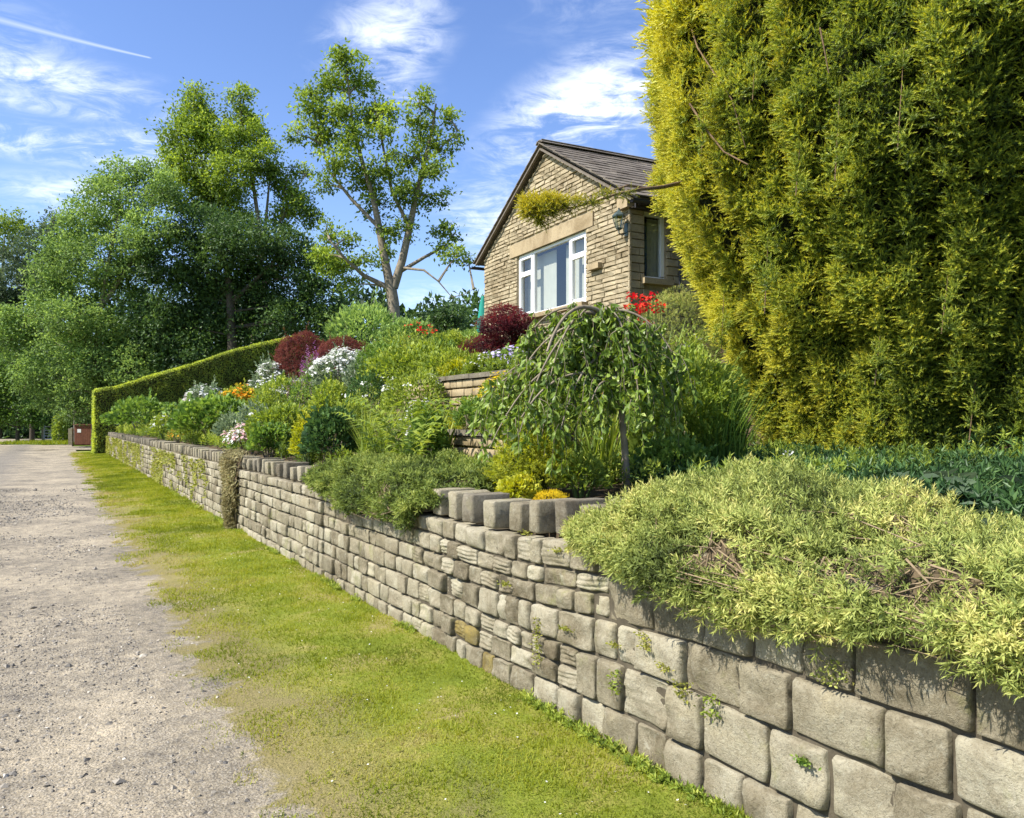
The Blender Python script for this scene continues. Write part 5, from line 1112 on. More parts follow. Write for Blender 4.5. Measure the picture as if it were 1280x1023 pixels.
for (lb, px, py, hg, m_, sp_, n) in WEEDS:
    c_ = on_wall(px, py); t = thing('wall_weed', lb, 'weed', tuple(c_)); n *= 3
    dn = hg/F*c_[1]; P = c_+A3*rng.normal(0, sp_*.4, n)[:, None]-Z3*(rng.random(n)*dn)[:, None]-B3*rng.uniform(0, .035, n)[:, None]
    if hg < 20 or 'foot' in lb: P[:, 2] = c_[2]+rng.random(n)*.02
    g = G(); g.scat(LEAF6, P, -B3*.8+Z3*.2+.7*rdir(n), rng.uniform(.010, .022, n), .55+rng.normal(0, .2, n)); g.build('leaves', LM[m_], t)
# tufts at the foot of the wall
g = G(); N = 4200; u = 2.4+rng.random(N)**1.3*18; P = W(u, -.05-.05*rng.random(N), 0.*u); q = vn(P*[2.2, 2.2, 0], 15)+.5*vn(P*[7, 7, 0], 5) > .05; P = P[q]; P[:, 2] = .035; n = len(P)
g.scat(TUFT[1], P, Z3-.5*B3+.6*rdir(n), rng.uniform(.03, .085, n), .5+rng.normal(0, .2, n)); g.build('wall_foot_grass', LM['fresh'], kind='stuff', label='longer grass and weeds along the foot of the wall', category='grass')
# fallen coping rubble on the bed edge
for k, (px, py, s_, lb) in enumerate([(762, 630, .075, 'loose flat stone on the soil beside the weeping tree'), (738, 640, .09, 'weathered loose stone at the end of the coping'), (716, 628, .05, 'small dark stone on the soil behind the coping')]):
    c_ = at(px, py, 4.9+.05*k); c_[2] = float(terr(c_[0], c_[1]))+s_*.25; g = G(); P0 = lambda S, Tt: c_+A3*((S-.5)*s_*2)[..., None]+Z3*((Tt-.5)*s_)[..., None]+0*B3
    V, Fq = face_block(P0, s_*2, s_, -B3, (6, 5), .04, .03, .01, .012, 0, k+40, .12); g.add(V, Fq, .5); o = g.build('loose_stone', M['walldark'], None, True); o['label'] = lb; o['category'] = 'stone'

# ------------------------------------------------------------------ golden yew
yc = np.array([4.6, 8.6]); yew = thing('golden_yew', 'huge golden yew filling the right side above the trailing shrub', 'yew tree', (yc[0], yc[1], float(terr(yc[0], yc[1]))))
YR = lambda z: (1.58+1.34*(lambda t: t*t*(3-2*t))(np.clip((z-.9)/3.9, 0, 1)))*np.sqrt(np.clip(1-np.clip((z-5.6)/2.4, 0, 1)**2, .12, 1))
def ysurf(th, z, off=0.):
    R0 = YR(z); P = np.stack([np.cos(th)*2.9, np.sin(th)*2.9, z], -1)
    wp = P+.22*np.stack([vn(P*[1.3, 1.3, .9], 91), vn(P*[1.3, 1.3, .9], 92), 0*z], -1)
    f1 = vn(wp*[2.1, 2.1, .33]+[0, 0, 3.37], 13); f2 = vn(wp*[4.6, 4.6, .8]+[1.3, 0, 1.7], 14)      # upright plumes parted by creases
    fl = 1.9*np.sqrt(np.abs(f1)+.004)-.9+.45*(1.6*np.sqrt(np.abs(f2)+.004)-.8)
    cl = vn(P*[3.4, 3.4, 2.6]+7, 23); c2 = vn(P*[7.5, 7.5, 6.5], 33)
    crease = -.42*np.exp(-((np.abs(vn(P*[1.1, 1.1, .22]+[5, 2, 1], 55)))/.10)**2)
    crease = crease-.62*np.exp(-((th-3.42-.05*(z-4))/.055)**2)*np.clip((z-2.4)/.8, 0, 1)
    R_ = R0*(1+.0*fl)+.17*fl+.13*cl+.10*c2+crease*.55+off
    return np.stack([yc[0]+R_*np.cos(th), yc[1]+R_*np.sin(th), z], -1), cl*.5+fl*.5+c2*.3, crease
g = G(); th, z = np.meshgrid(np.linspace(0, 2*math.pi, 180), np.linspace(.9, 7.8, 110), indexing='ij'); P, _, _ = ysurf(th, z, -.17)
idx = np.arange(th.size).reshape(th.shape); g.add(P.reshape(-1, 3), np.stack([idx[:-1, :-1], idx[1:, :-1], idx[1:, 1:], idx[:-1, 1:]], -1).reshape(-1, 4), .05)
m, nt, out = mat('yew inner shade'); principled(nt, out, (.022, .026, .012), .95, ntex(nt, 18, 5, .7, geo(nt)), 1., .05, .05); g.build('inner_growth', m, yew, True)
def shoots(N, th0, th1, z0, z1, sz, seed):
    th = rng.uniform(th0, th1, N); z = rng.uniform(z0, z1, N); off = -.11*rng.random(N)**1.3
    P, lift, cr = ysurf(th, z, off); out_ = np.stack([np.cos(th), np.sin(th), 0*th], -1)
    side = np.clip(-out_[:, 0], 0, 1)  # sunward left side: golden growth plus sunlight put into the tint
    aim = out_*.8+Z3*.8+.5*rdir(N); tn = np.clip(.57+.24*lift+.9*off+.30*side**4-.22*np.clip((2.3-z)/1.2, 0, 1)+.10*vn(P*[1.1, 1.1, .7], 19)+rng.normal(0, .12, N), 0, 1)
    gg = G(); k = rng.integers(0, 4, N); S_ = sz*rng.uniform(.7, 1.3, N)
    for i in range(4): s_ = k == i; gg.scat(YEW[i], P[s_], aim[s_], S_[s_], tn[s_], 0, (out_+.9*Z3+.5*rdir(N))[s_])
    return gg
# camera side of the crown, seen close, then the rest
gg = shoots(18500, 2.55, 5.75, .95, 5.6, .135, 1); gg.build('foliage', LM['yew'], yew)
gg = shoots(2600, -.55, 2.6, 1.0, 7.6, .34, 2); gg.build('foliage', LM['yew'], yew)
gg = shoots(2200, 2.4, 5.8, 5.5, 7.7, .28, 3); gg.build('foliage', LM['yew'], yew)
# upright leaders standing proud of the clipped surface
g = G(); gs = G(); lead = [(1130, 60, 120), (1050, 110, 110), (1185, 345, 70), (880, 130, 60), (1220, 470, 80), (960, 300, 90), (1000, 180, 60), (1100, 420, 60), (905, 360, 80), (945, 60, 60)]
for (px, py, hg) in lead:
    X = (px-640)/F; a_ = X; A_q = 1+X*X; 
    z0 = None
    Yg = 6.2
    for _ in range(6):
        zt = EYE+(HOR-py)/F*Yg; rr_ = float(YR(zt))+.03
        bq = -2*(X*yc[0]+yc[1]); cq = yc[0]**2+yc[1]**2-rr_**2; ds = max(bq*bq-4*A_q*cq, 0); Yg = (-bq-math.sqrt(ds))/(2*A_q)
    tp = at(px, py, Yg-.05); Lh = hg/F*Yg; nS = 16; s = rng.random(nS); P = tp-Z3*(s*Lh)[:, None]+rng.normal(0, 1, (nS, 3))*(.01+.05*s)[:, None]
    g.scat(YEW[0], P, Z3+.9*rdir(nS)*(.3+s)[:, None], .09+.05*s, .55+.15*rng.random(nS)); gs.tube([tp-Z3*Lh-[0, -.1, 0], tp], [.006, .002], 4)
g.build('leader_shoots', LM['yew'], yew); gs.build('leader_stems', M['barkred'], yew, kind='stuff')
# bare red-brown boughs showing through the left side and the long bough over the house
def ypt(px, py, pull=.0):
    X = (px-640)/F; Aq = 1+X*X; Yg = 6.
    for _ in range(8):
        zt = EYE+(HOR-py)/F*Yg; rr_ = float(YR(zt))+pull; bq = -2*(X*yc[0]+yc[1]); cq = yc[0]**2+yc[1]**2-rr_**2; ds = max(bq*bq-4*Aq*cq, 0); Yg = (-bq-math.sqrt(ds))/(2*Aq)
    return at(px, py, Yg)
for pts, r0, pull in (([(852, 0), (872, 60), (895, 95), (915, 125)], .014, .05), ([(915, 125), (925, 160), (932, 185)], .009, .03), ([(1025, 35), (1030, 60), (1036, 92)], .012, .10),
                      ([(862, 130), (885, 165), (905, 190), (935, 206)], .018, .08), ([(888, 450), (902, 470), (925, 540)], .02, .04)):
    g = G(); g.tube([ypt(a, b, pull) for a, b in pts], np.linspace(r0*.6, r0*.35, len(pts)), 6); g.build('bare_bough', M['barkred'], yew)
bp = [at(880, 222, 9.2), at(850, 229, 8.3), at(828, 234, 7.4), at(800, 237, 6.3), at(770, 243, 6.15), at(735, 255, 6.1), at(705, 262, 6.05), at(672, 262, 6.0)]
g = G(); g.tube(bp, [.026, .022, .018, .013, .010, .008, .006, .003], 7); g.tube([at(815, 236, 6.8), at(785, 232, 6.3), at(750, 243, 6.2)], [.01, .008, .004], 5); g.build('long_bough', M['barkred'], yew, True)
g = G()
for (cx_, cy_, rx_, ry_, n, md) in ((676, 262, 22, 15, 110, .6), (662, 256, 10, 11, 34, .75), (694, 258, 18, 11, 56, .55), (714, 256, 12, 7, 20, .5), (735, 254, 14, 4, 11, .45), (758, 247, 14, 3, 8, .42), (780, 241, 10, 2, 5, .4)):
    P, d = mound(n, at(cx_, cy_, 6.08), (rx_/F*6, rx_/F*6*.8, ry_/F*6), .6, .25, 2.4, cx_ % 40, -1)
    g.scat(YEW[1], P, d+Z3*.6+.5*rdir(len(P)), rng.uniform(.06, .10, len(P)), np.clip(md+.1+.25*d[:, 2]+rng.normal(0, .1, len(P)), 0, 1))
g.build('bough_foliage', LM['yewgold'], yew)
# loose ragged sprays that break the left outline
g = G(); N = 1500; z = rng.uniform(1.2, 5.4, N); th = rng.uniform(2.9, 3.9, N); off = .02+.12*rng.random(N); P, lf, cr = ysurf(th, z, 0.); q = vn(P*[4, 4, 1.5], 17) > .0; P = P[q]; th = th[q]; n = len(P)
o_ = np.stack([np.cos(th), np.sin(th), 0*th], -1); g.scat(YEW[2], P+o_*.03, o_*.5+Z3+.4*rdir(n), rng.uniform(.08, .13, n), np.clip(.5+rng.normal(0, .12, n), 0, 1)); g.build('outer_sprays', LM['yewgold'], yew)
# trunk, and big shaded leaves at the yew's foot
g = G(); g.tube([(yc[0], yc[1], 1.2), (yc[0]+.1, yc[1], 3), (yc[0], yc[1], 6.5)], [.3, .22, .06], 10); g.build('trunk', M['barkred'], yew, True)
for j, (px, py, Y_, n, lb) in enumerate(((1245, 640, 3.5, 60, 'broad blue green leaves in shade at the right under the yew'), (1190, 590, 4.4, 45, 'shaded broad leaved plant between the yew and the silvery shrub'), (1010, 590, 5.4, 60, 'low dark leafy plant at the foot of the yew'))):
    c_ = at(px, py, Y_); zb = float(terr(c_[0], c_[1])); t = thing('broad_leaved_plant', lb, 'plant', (c_[0], c_[1], zb)); g = G(); gs = G()
    for k in range(n):
        a = rng.uniform(0, 6.28); rr_ = rng.uniform(.05, .32); tip = np.array([c_[0]+rr_*math.cos(a), c_[1]+rr_*math.sin(a), c_[2]-rng.uniform(0, .2)]); b0 = np.array([c_[0]+.3*rr_*math.cos(a), c_[1]+.3*rr_*math.sin(a), zb])
        gs.tube([b0, tip*.5+b0*.5+[0, 0, .04], tip], .003, 3)
        g.scat(ROUND, tip[None], np.array([[math.cos(a), math.sin(a), -.2]]), [rng.uniform(.10, .17)], [rng.uniform(0, .35)], 0, Z3[None]+.3*rdir(1))
    g.build('leaves', LM['glauc'] if j < 2 else LM['mid'], t); gs.build('stalks', M['stemg'], t)

# ------------------------------------------------------------------ hedge
hd = thing('clipped_hedge', 'long clipped green hedge climbing from the end of the wall', 'hedge', tuple(W(46, 4, 0)))
ht = lambda v: np.interp(v, [-.6, .4, 1.5, 3.66, 5.97, 8.0, 9.5, 10.6, 11.4], [3.16, 3.35, 3.75, 4.5, 5.4, 6.0, 6.35, 6.2, 5.7])
hb_ = lambda v: np.interp(v, [-.6, .1, .3, 12], [0., 0., .6, 4.2])
g = G(); N = 46000; P_ = []; NR = []
v = rng.uniform(-.55, 11.4, N); k = rng.random(N); u = np.zeros(N); z = np.zeros(N); nr = np.zeros((N, 3)); h_ = ht(v); b_ = hb_(v)
f1 = k < .58; u[f1] = 45.4; z[f1] = (b_+(h_-b_)*rng.random(N))[f1]; nr[f1] = -A3
f2 = (k >= .58) & (k < .86); u[f2] = 45.4+rng.random(f2.sum())*1.3; z[f2] = h_[f2]; nr[f2] = Z3
f3 = k >= .86; v[f3] = -.57; u[f3] = 45.4+rng.random(f3.sum())*1.3; z[f3] = rng.random(f3.sum())*3.15; nr[f3] = -B3
P = W(u, v, z)+nr*(.07*fbm(W(u, v, z)*1.6, 9)-.07*rng.random(N)+.04*vn(W(u, v, z)*5, 2))[:, None]
g.scat(LEAF, P, nr+.8*rdir(N)+Z3*.2, rng.uniform(.07, .13, N), np.clip(.38+.35*nr[:, 2]+.25*(nr@-B3)*(k >= .86)+.22*vn(P*2.4, 8)+rng.normal(0, .12, N), 0, 1), 0, nr+.8*rdir(N))  # top and road end tinted lighter, sunlight put into the leaf colour
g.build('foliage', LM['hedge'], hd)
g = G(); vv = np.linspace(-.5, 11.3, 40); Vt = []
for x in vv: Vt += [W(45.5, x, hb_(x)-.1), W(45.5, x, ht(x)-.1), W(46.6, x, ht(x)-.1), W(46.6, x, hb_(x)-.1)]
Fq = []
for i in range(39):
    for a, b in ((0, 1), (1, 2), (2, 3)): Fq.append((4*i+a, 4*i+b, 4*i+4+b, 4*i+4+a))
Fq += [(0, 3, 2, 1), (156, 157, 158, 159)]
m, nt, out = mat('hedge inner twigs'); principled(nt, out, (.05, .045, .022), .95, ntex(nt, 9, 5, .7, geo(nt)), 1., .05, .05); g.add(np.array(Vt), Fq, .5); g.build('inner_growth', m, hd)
g = G()
for x in np.arange(-.3, 11.2, .5): g.tube([W(46, x, hb_(x)-.1), W(46, x+.05, hb_(x)+1)], [.05, .03], 5)
g.build('stems', M['bark'], hd)

# ------------------------------------------------------------------ trees
def tree(name, label, Y, base, trunks, clumps, m, ls, dens, zb=0., bark='bark', depth=1., T_=[LEAF], droop=0., group='trees beyond the hedge', shell=.62, tuft=.8, twigs=3, skinny=1.):
    b0 = at(base[0], base[1], Y); t = thing(name, label, 'tree', (b0[0], b0[1], zb), group)
    gt = G(); nodes = []
    for (path, r0, r1) in trunks:
        pts = [at(x, y, Y+(q[0] if q else 0)) for (x, y, *q) in path]; 
        if path[0] == base or path[0][:2] == base: pts = [np.array([pts[0][0], pts[0][1], zb-.1])]+pts
        gt.tube(pts, np.linspace(r0, r1, len(pts)), 8)
        for i in range(len(pts)-1):
            for f in np.linspace(0, 1, 6): nodes.append(pts[i]*(1-f)+pts[i+1]*f)
    gt.build('trunk', M[bark], t, True); nodes = np.array(nodes); gl = G(); gb = G()
    for (cx_, cy_, rx_, ry_, *o) in clumps:
        dy = (o[0] if o else rng.uniform(-.8, .8)*rx_/F*Y)*depth; q = at(cx_, cy_, Y+dy); r3 = np.array([rx_, rx_*.9, ry_])/F*Y
        cand = nodes[nodes[:, 2] < q[2]-.1*abs(r3[2])] if (nodes[:, 2] < q[2]-.1*r3[2]).any() else nodes
        s0 = cand[np.argmin(np.linalg.norm((cand-q)*[1, 1, .7], axis=1))]
        gb = G(); gb.tube([s0, s0*.5+q*.5+[0, 0, .12*r3[2]], q], np.array([.07, .045, .02])*skinny, 5)
        nt_ = max(int(rx_*ry_*dens/34), 3); d = rdir(nt_); ctr = q+d*r3*(1-shell*rng.random(nt_)**1.2)[:, None]
        for j in range(min(nt_, twigs)): gb.tube([q, (q+ctr[j])/2+[0, 0, .1], ctr[j]], np.array([.03, .02, .01])*skinny, 3)
        gb.build('limb', M[bark], t)
        per = 44; Pp = np.repeat(ctr, per, 0)+rng.normal(0, 1, (nt_*per, 3))*tuft*[.30, .30, .19]*np.repeat(rng.uniform(.5, 1.3, nt_), per)[:, None]
        base_t = np.repeat(np.clip(.42+.16*d[:, 2]+rng.normal(0, .12, nt_), 0, 1), per)
        k = rng.integers(0, len(T_), len(Pp)); dd = np.repeat(d, per, 0)
        for i in range(len(T_)):
            s_ = k == i; n_ = s_.sum(); gl.scat(T_[i], Pp[s_], dd[s_]*.5+[0, 0, -droop]+rdir(n_), ls*.72*rng.uniform(.7, 1.3, n_), base_t[s_]+rng.normal(0, .08, n_), 0, Z3*.7+rdir(n_))
    gl.build('crown', LM[m], t); return t
tree('ash_tree', 'tall airy ash tree standing alone against the sky', 38, (493, 412),
     [([(493, 412), (492, 380), (487, 350)], .30, .26), ([(487, 355), (480, 320), (474, 285), (466, 245), (452, 200), (440, 150), (434, 95)], .22, .04), ([(492, 360), (503, 325), (512, 285), (520, 245), (530, 205), (541, 160), (545, 130)], .22, .04),
      ([(474, 285), (440, 250), (412, 215), (398, 170)], .10, .03), ([(512, 285), (490, 240), (478, 180), (468, 120)], .10, .03), ([(490, 362), (455, 345), (430, 322, -1), (412, 300, -1)], .14, .04), ([(500, 340), (530, 322), (556, 308, 1), (570, 290, 1)], .10, .03),
      ([(503, 335), (530, 338, -1), (548, 352, -1), (565, 372, -1)], .07, .015), ([(565, 372, -1), (580, 368, -1), (592, 362, -1)], .02, .008), ([(530, 205), (556, 180), (576, 160)], .05, .012)],
     [(432, 86, 24, 24), (412, 108, 22, 22), (450, 108, 22, 22), (392, 138, 22, 24), (425, 140, 26, 22), (462, 140, 20, 22), (400, 172, 32, 18), (372, 168, 12, 12), (440, 172, 26, 20), (388, 118, 12, 12),
      (488, 140, 15, 20), (478, 170, 16, 18), (523, 130, 14, 20), (530, 160, 18, 20), (562, 150, 12, 16), (568, 172, 10, 10), (545, 185, 20, 18), (508, 195, 18, 22), (540, 215, 20, 20), (480, 212, 22, 20), (420, 205, 26, 18), (450, 225, 24, 18),
      (408, 232, 14, 14), (498, 238, 20, 20), (528, 245, 20, 16), (470, 255, 18, 22), (486, 285, 10, 24), (480, 318, 10, 20), (510, 285, 10, 20), (552, 245, 12, 10), (562, 290, 20, 14), (572, 318, 16, 12), (552, 310, 14, 10),
      (430, 300, 22, 12), (408, 290, 14, 14), (450, 325, 22, 10), (420, 335, 26, 16), (400, 320, 18, 18), (585, 325, 8, 6), (440, 355, 18, 12)],
     'ash', .26, 1.35, zb=4.8, tuft=.85, shell=.85, group='trees beyond the hedge')
tree('poplar_tree', 'twin topped tall tree with bare grey stems beside the airy ash', 57, (318, 420),
     [([(318, 420), (322, 360), (326, 300), (318, 240), (304, 170), (300, 125)], .3, .05), ([(326, 330), (332, 280), (336, 235), (345, 190)], .16, .03), ([(318, 400), (345, 320), (352, 270), (360, 215)], .14, .03), ([(318, 418), (300, 400), (275, 300), (255, 220), (242, 135)], .22, .04),
      ([(352, 275), (368, 240), (385, 215)], .08, .02)],
     [(245, 118, 14, 14), (240, 142, 22, 22), (232, 172, 30, 24), (262, 165, 22, 26), (300, 122, 13, 16), (300, 148, 18, 20), (290, 180, 26, 24), (320, 168, 18, 22), (328, 200, 22, 24), (345, 222, 16, 20), (250, 205, 40, 28), (290, 222, 36, 28), (216, 200, 16, 20), (222, 158, 12, 14),
      (232, 240, 40, 30), (275, 260, 42, 30), (360, 235, 14, 18), (375, 215, 10, 12), (372, 250, 16, 18), (385, 270, 16, 16), (355, 275, 16, 20), (300, 290, 30, 20)],
     'ash', .33, 2.8, zb=2.4, tuft=1.35, shell=.6, bark='bark')
tree('beech_tree', 'broad dark green tree filling the middle behind the hedge', 50, (290, 430),
     [([(290, 430), (288, 380), (284, 330)], .35, .2), ([(288, 380), (330, 340), (360, 310)], .16, .05), ([(286, 370), (250, 330), (230, 300)], .16, .05)],
     [(255, 285, 42, 30), (300, 300, 40, 30), (215, 320, 45, 34), (270, 335, 50, 36), (330, 325, 40, 32), (365, 310, 26, 24), (230, 370, 50, 36), (290, 380, 55, 36), (350, 365, 46, 34), (395, 345, 28, 22), (405, 380, 36, 26),
      (250, 415, 50, 30), (310, 415, 50, 28), (370, 400, 46, 24), (200, 410, 40, 40), (180, 450, 34, 40), (230, 445, 40, 30), (415, 402, 26, 20), (150, 470, 30, 40), (400, 325, 18, 14)],
     'dwood', .30, 2.7, zb=1.6, tuft=1.2, shell=.5, bark='barkdark')
tree('willow_tree', 'pale green willow leaning over the far end of the lane', 50, (120, 520),
     [([(120, 520), (118, 460), (124, 400), (135, 330), (150, 260)], .3, .06), ([(122, 440), (90, 390), (72, 350)], .15, .05), ([(130, 380), (170, 320), (190, 260)], .14, .04)],
     [(150, 218, 26, 18), (190, 214, 22, 16), (128, 240, 26, 22), (168, 245, 34, 24), (205, 240, 20, 22), (105, 275, 32, 26), (148, 285, 40, 28), (190, 290, 34, 30), (85, 310, 32, 26), (125, 325, 42, 28), (170, 335, 38, 30), (68, 345, 30, 24),
      (105, 360, 40, 28), (150, 375, 40, 30), (58, 380, 26, 26), (90, 400, 38, 26), (135, 415, 40, 30), (50, 412, 22, 22), (80, 438, 32, 24), (115, 455, 32, 26), (150, 440, 34, 30), (75, 470, 22, 18), (100, 488, 24, 20), (88, 502, 14, 12), (170, 465, 30, 30), (95, 515, 20, 12), (60, 500, 18, 16), (40, 470, 26, 26), (30, 405, 24, 22), (12, 425, 22, 24), (-12, 415, 24, 24), (10, 395, 18, 12)],
     'willow', .27, 2.5, zb=0, tuft=1.2, shell=.5, group='trees beyond the hedge')
tree('dark_tree', 'shadowy green tree under the willow, right of the field gate', 56, (118, 530),
     [([(118, 530), (122, 480), (130, 430)], .15, .08)], [(110, 470, 36, 30), (140, 490, 30, 30), (95, 500, 22, 18), (118, 512, 26, 14), (160, 500, 30, 26), (190, 480, 34, 30), (70, 455, 24, 20)], 'dwood', .3, 2.2, zb=0, tuft=1.2, bark='barkdark')
tree('oak_tree', 'rounded yellow green tree at the far left edge', 78, (-2, 530),
     [([(-2, 530), (0, 420), (4, 320)], .4, .1)], [(8, 275, 26, 14), (-22, 285, 30, 20), (22, 290, 22, 14), (-5, 305, 40, 20), (-50, 310, 34, 26), (-70, 350, 50, 40), (-30, 350, 40, 34)], 'ash', .4, 2., zb=0, tuft=1.6)
tree('pine_tree', 'blue green pine behind the willow on the left', 68, (40, 530),
     [([(40, 530), (45, 420), (62, 300), (70, 268)], .22, .05)], [(66, 278, 14, 14), (50, 298, 26, 16), (80, 300, 20, 16), (30, 325, 34, 22), (70, 325, 30, 20), (15, 355, 40, 26), (55, 355, 36, 24), (-20, 370, 40, 30), (30, 385, 40, 26), (5, 400, 40, 26), (-35, 410, 40, 30), (40, 440, 34, 26), (5, 450, 34, 26), (-30, 460, 34, 30)],
     'blue', .42, 2.2, zb=0, tuft=1.5, T_=[NARROW, LEAF], bark='barkdark')
tree('dark_tree', 'dark roadside tree left of the field gate', 62, (22, 535),
     [([(22, 535), (26, 480), (20, 430)], .16, .08)], [(10, 455, 30, 26), (30, 520, 22, 12), (-5, 525, 30, 9), (52, 524, 12, 9), (38, 465, 26, 28), (-15, 480, 30, 30), (12, 490, 26, 24), (42, 500, 20, 22), (-20, 510, 30, 18), (15, 515, 24, 12)], 'mid', .3, 2.4, zb=0, tuft=1.3, bark='barkdark')
tree('small_tree', 'small dark rounded tree in the gap between the ash and the bungalow', 60, (562, 430),
     [([(562, 430), (560, 410)], .2, .1)], [(562, 392, 20, 12), (545, 402, 16, 12), (578, 400, 14, 12), (560, 412, 26, 14), (540, 415, 14, 10), (583, 415, 12, 10)], 'dwood', .32, 2.6, zb=5.3, tuft=1.2)
# woodland mass far behind everything
g = G(); N = 52000; x = rng.uniform(-120, 10, N); y = 92+10*rng.random(N); tophs = 16+6*fbm(np.stack([x*.07, 0*x, 0*x], -1), 3)+3*vn(np.stack([x*.25, 0*x, 0*x], -1), 4)
tophs = tophs*np.clip((12-x)/22, .25, 1); z = tophs*rng.random(N)**.8; y = y+3*vn(np.stack([x*.2, z*.2, 0*x], -1), 6)
g.scat(LEAF, np.stack([x, y, z], 1), rdir(N)+[0, -.3, .2], rng.uniform(.6, 1.2, N), .35+.3*vn(np.stack([x*.25, z*.3, 0*x], -1), 9)+rng.normal(0, .12, N)); g.build('woodland', LM['dwood'], kind='stuff', label='dark woodland behind the trees at the end of the lane', category='woodland')
g = G()
N = 30000; x = rng.uniform(-110, -2, N); g2 = G(); g2.scat(LEAF, np.stack([x, 76+8*rng.random(N), rng.random(N)**1.2*6.5-.05], 1), rdir(N), rng.uniform(.5, .9, N), .3+rng.normal(0, .12, N)); g2.build('underwood', LM['dwood'], kind='stuff', label='dark undergrowth at the edge of the far woodland', category='undergrowth')
for k in range(60):
    x = rng.uniform(-100, 0); g.tube([(x, 95, -.1), (x+rng.normal(0, .5), 95, 12)], [.3, .12], 6)
g.build('woodland_trunks', M['barkdark'], kind='stuff', label='trunks inside the far woodland', category='woodland')

# ------------------------------------------------------------------ end of the lane: gate, fence, signpost, bin store, grass bank
def P2(px, py, Y): p = at(px, py, Y); return np.array([p[0], p[1], 0.])
t0 = P2(55, 0, 64); t1 = P2(73, 0, 62); ga = unit(t1-t0); gt_ = thing('field_gate', 'galvanised five bar field gate at the end of the lane', 'gate', tuple(t0)); Lg = np.linalg.norm(t1-t0)
for z_ in (.3, .5, .72, .95, 1.25): g = G(); g.tube([t0+[0, 0, z_], t1+[0, 0, z_]], .03, 6); g.build('rail', M['metal'], gt_)
g = G(); [g.tube([t0+ga*s+[0, 0, .3], t0+ga*s+[0, 0, 1.25]], .03, 6) for s in (0, Lg*.5, Lg)]; g.build('upright', M['metal'], gt_)
for s, lb in ((-.15, 'left timber post of the field gate'), (Lg+.15, 'right timber post of the field gate')):
    g = G(); g.box(t0+ga*s+[0, 0, .7], [[1, 0, 0], [0, 1, 0], Z3], [.09, .09, .72]); o = g.build('gate_post', M['post']); o['label'] = lb; o['category'] = 'post'
fa = P2(78, 0, 62); fb = P2(90, 0, 60); fn = thing('timber_fence', 'short post and rail fence between the gate and the bin store', 'fence', tuple(fa))
for s in (0, .5, 1): p = fa*(1-s)+fb*s; g = G(); g.box(p+[0, 0, .6], [[1, 0, 0], [0, 1, 0], Z3], [.06, .06, .6]); g.build('post', M['post'], fn)
for z_ in (.35, .7, 1.02): g = G(); g.box((fa+fb)/2+[0, 0, z_], [unit(fb-fa), np.cross(Z3, unit(fb-fa)), Z3], [np.linalg.norm(fb-fa)/2, .02, .05]); g.build('rail', M['post'], fn)
p = P2(93, 0, 58); sp_ = thing('signpost', 'slim signpost with one finger board behind the bin store', 'signpost', tuple(p))
g = G(); g.box(p+[0, 0, 1.5], [[1, 0, 0], [0, 1, 0], Z3], [.05, .05, 1.5]); g.build('post', M['post'], sp_)
g = G(); V = [(-.05, 0, 2.92), (.75, 0, 2.92), (.85, 0, 2.84), (.75, 0, 2.76), (-.05, 0, 2.76)]; V = [p+np.array(v_)+[0, -.07, 0] for v_ in V]+[p+np.array(v_)+[0, -.1, 0] for v_ in V]
g.add(V, [(0, 1, 3, 4), (5, 9, 8, 6), (0, 5, 6, 1), (4, 3, 8, 9), (0, 4, 9, 5)]); g.add(V, [(1, 2, 3), (6, 8, 7), (1, 6, 2), (6, 7, 2), (2, 7, 3), (7, 8, 3)]); g.build('finger_board', M['post'], sp_)
c_ = P2(108, 0, 56)+[0, 0, .0]; bs_ = thing('bin_store', 'red brown boarded bin store with a pale notice beside the hedge', 'bin store', tuple(c_))
ax = unit(np.array([1, .15, 0])); ay = np.cross(Z3, ax)
for k in range(9): g = G(); g.box(c_+ax*(-.56+.14*k)-ay*.4+[0, 0, .72], [ax, ay, Z3], [.066, .015, .66+.01*(k % 2)]); g.build('board', M['brownwood'], bs_)
for k in range(5): g = G(); g.box(c_-ax*.64+ay*(-.31+.155*k)+[0, 0, .72], [ax, ay, Z3], [.015, .073, .66]); g.build('board', M['brownwood'], bs_)
g = G(); g.box(c_+[0, 0, .70], [ax, ay, Z3], [.615, .375, .62]); g.build('carcass', M['brownwood'], bs_)
g = G(); g.box(c_+[0, 0, 1.44], [ax, ay, Z3*.995+ay*.1], [.72, .48, .03]); g.build('lid', M['brownwood'], bs_)
g = G(); g.box(c_-ax*.32-ay*.42+[0, 0, 1.0], [ax, ay, Z3], [.12, .004, .12]); g.build('notice', M['white'], bs_)
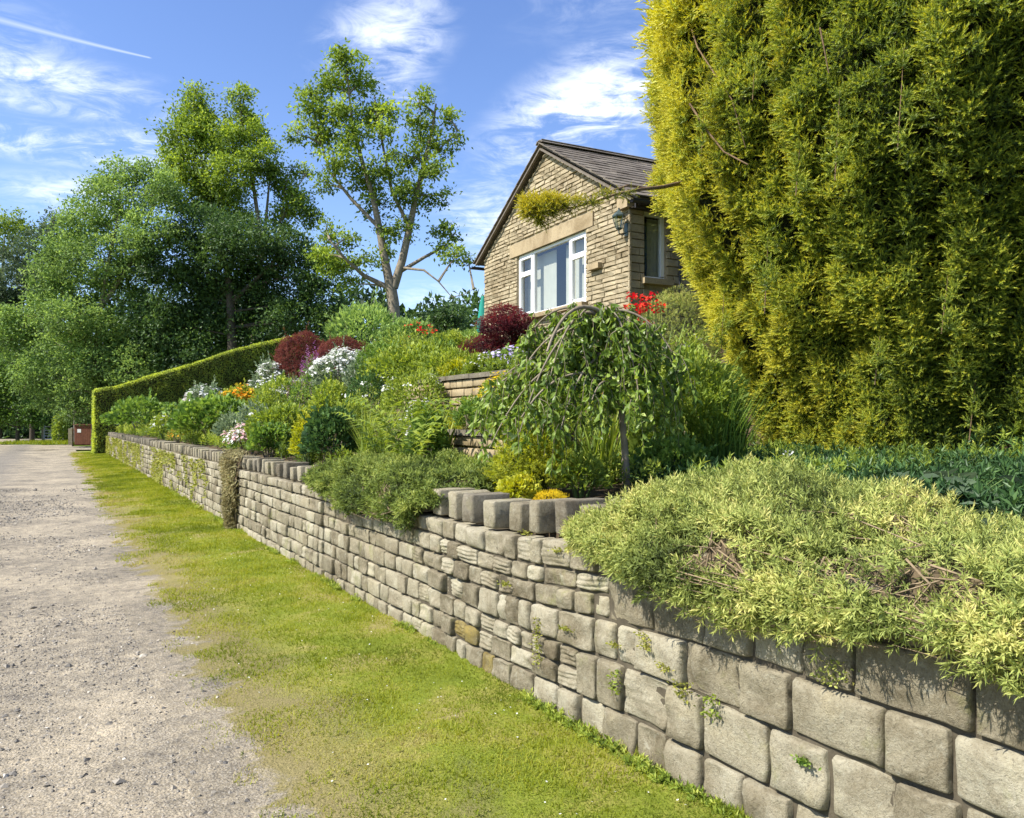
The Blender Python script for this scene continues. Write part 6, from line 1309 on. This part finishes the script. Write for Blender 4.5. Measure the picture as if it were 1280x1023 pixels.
g = G(); g.box(c_-ax*.9-ay*.3+[0, 0, .55], [ax, ay, Z3], [.13, .13, .62]); o = g.build('stone_post', M['wall']); o['label'] = 'grey stone gatepost left of the bin store'; o['category'] = 'post'
# grass island and pale side track
g = G(); th = np.linspace(0, 2*math.pi, 40)[:-1]; c_ = P2(78, 0, 60); ring = [c_+np.array([math.cos(x)*4.6*(1+.1*math.sin(3*x)), math.sin(x)*3.4, .01]) for x in th]
V = [c_+[0, 0, .12]]+ring; g.add(V, [(0, i+1, (i+1) % 39+1) for i in range(39)], .5); g.build('grass_island', M['field'], kind='structure')
g = G(); a_ = P2(112, 0, 50); g.add([a_+[-6, -5, .006], a_+[4.5, -3, .006], a_+[5.5, 2.5, .006], a_+[-6, 3, .006]], [(0, 1, 2, 3)]); g.build('side_track', M['lane'], kind='structure')
g = G(); N = 5000; a = rng.uniform(0, 6.28, N); q = np.sqrt(rng.random(N)); P = c_[None]+0; c2_ = P2(78, 0, 60); P = np.stack([c2_[0]+q*np.cos(a)*4.6, c2_[1]+q*np.sin(a)*3.4, .1*(1-q)], 1)
g.scat(GR[1], P, Z3+.5*rdir(N), np.stack([np.full(N, .5), np.full(N, .18), rng.uniform(.1, .3, N)], 1), .3+rng.normal(0, .15, N)); g.build('island_grass', LM['grass'], kind='stuff', label='rough grass on the island before the field gate', category='grass')
t_ = thing('roadside_bush', 'small bright bush between the field gate and the timber fence', 'shrub', tuple(P2(76, 0, 61))); g = G(); P, d = mound(1500, P2(76, 0, 60.5)+[0, 0, .9], (.55, .55, 1.5), .5, .3, 2., 3, -.6)
g.scat(LEAF, P, d+rdir(len(P)), rng.uniform(.15, .25, len(P)), .5+rng.normal(0, .15, len(P))); g.build('foliage', LM['fresh'], t_)
for o in [x for x in bpy.data.objects if x.name.startswith('tmp')]: print('stray', o.name)
print('tris', sum(len(o.data.loop_triangles) or sum(len(p.vertices)-2 for p in []) for o in bpy.data.objects if o.type == 'MESH'), 'polys', sum(len(o.data.polygons) for o in bpy.data.objects if o.type == 'MESH'))
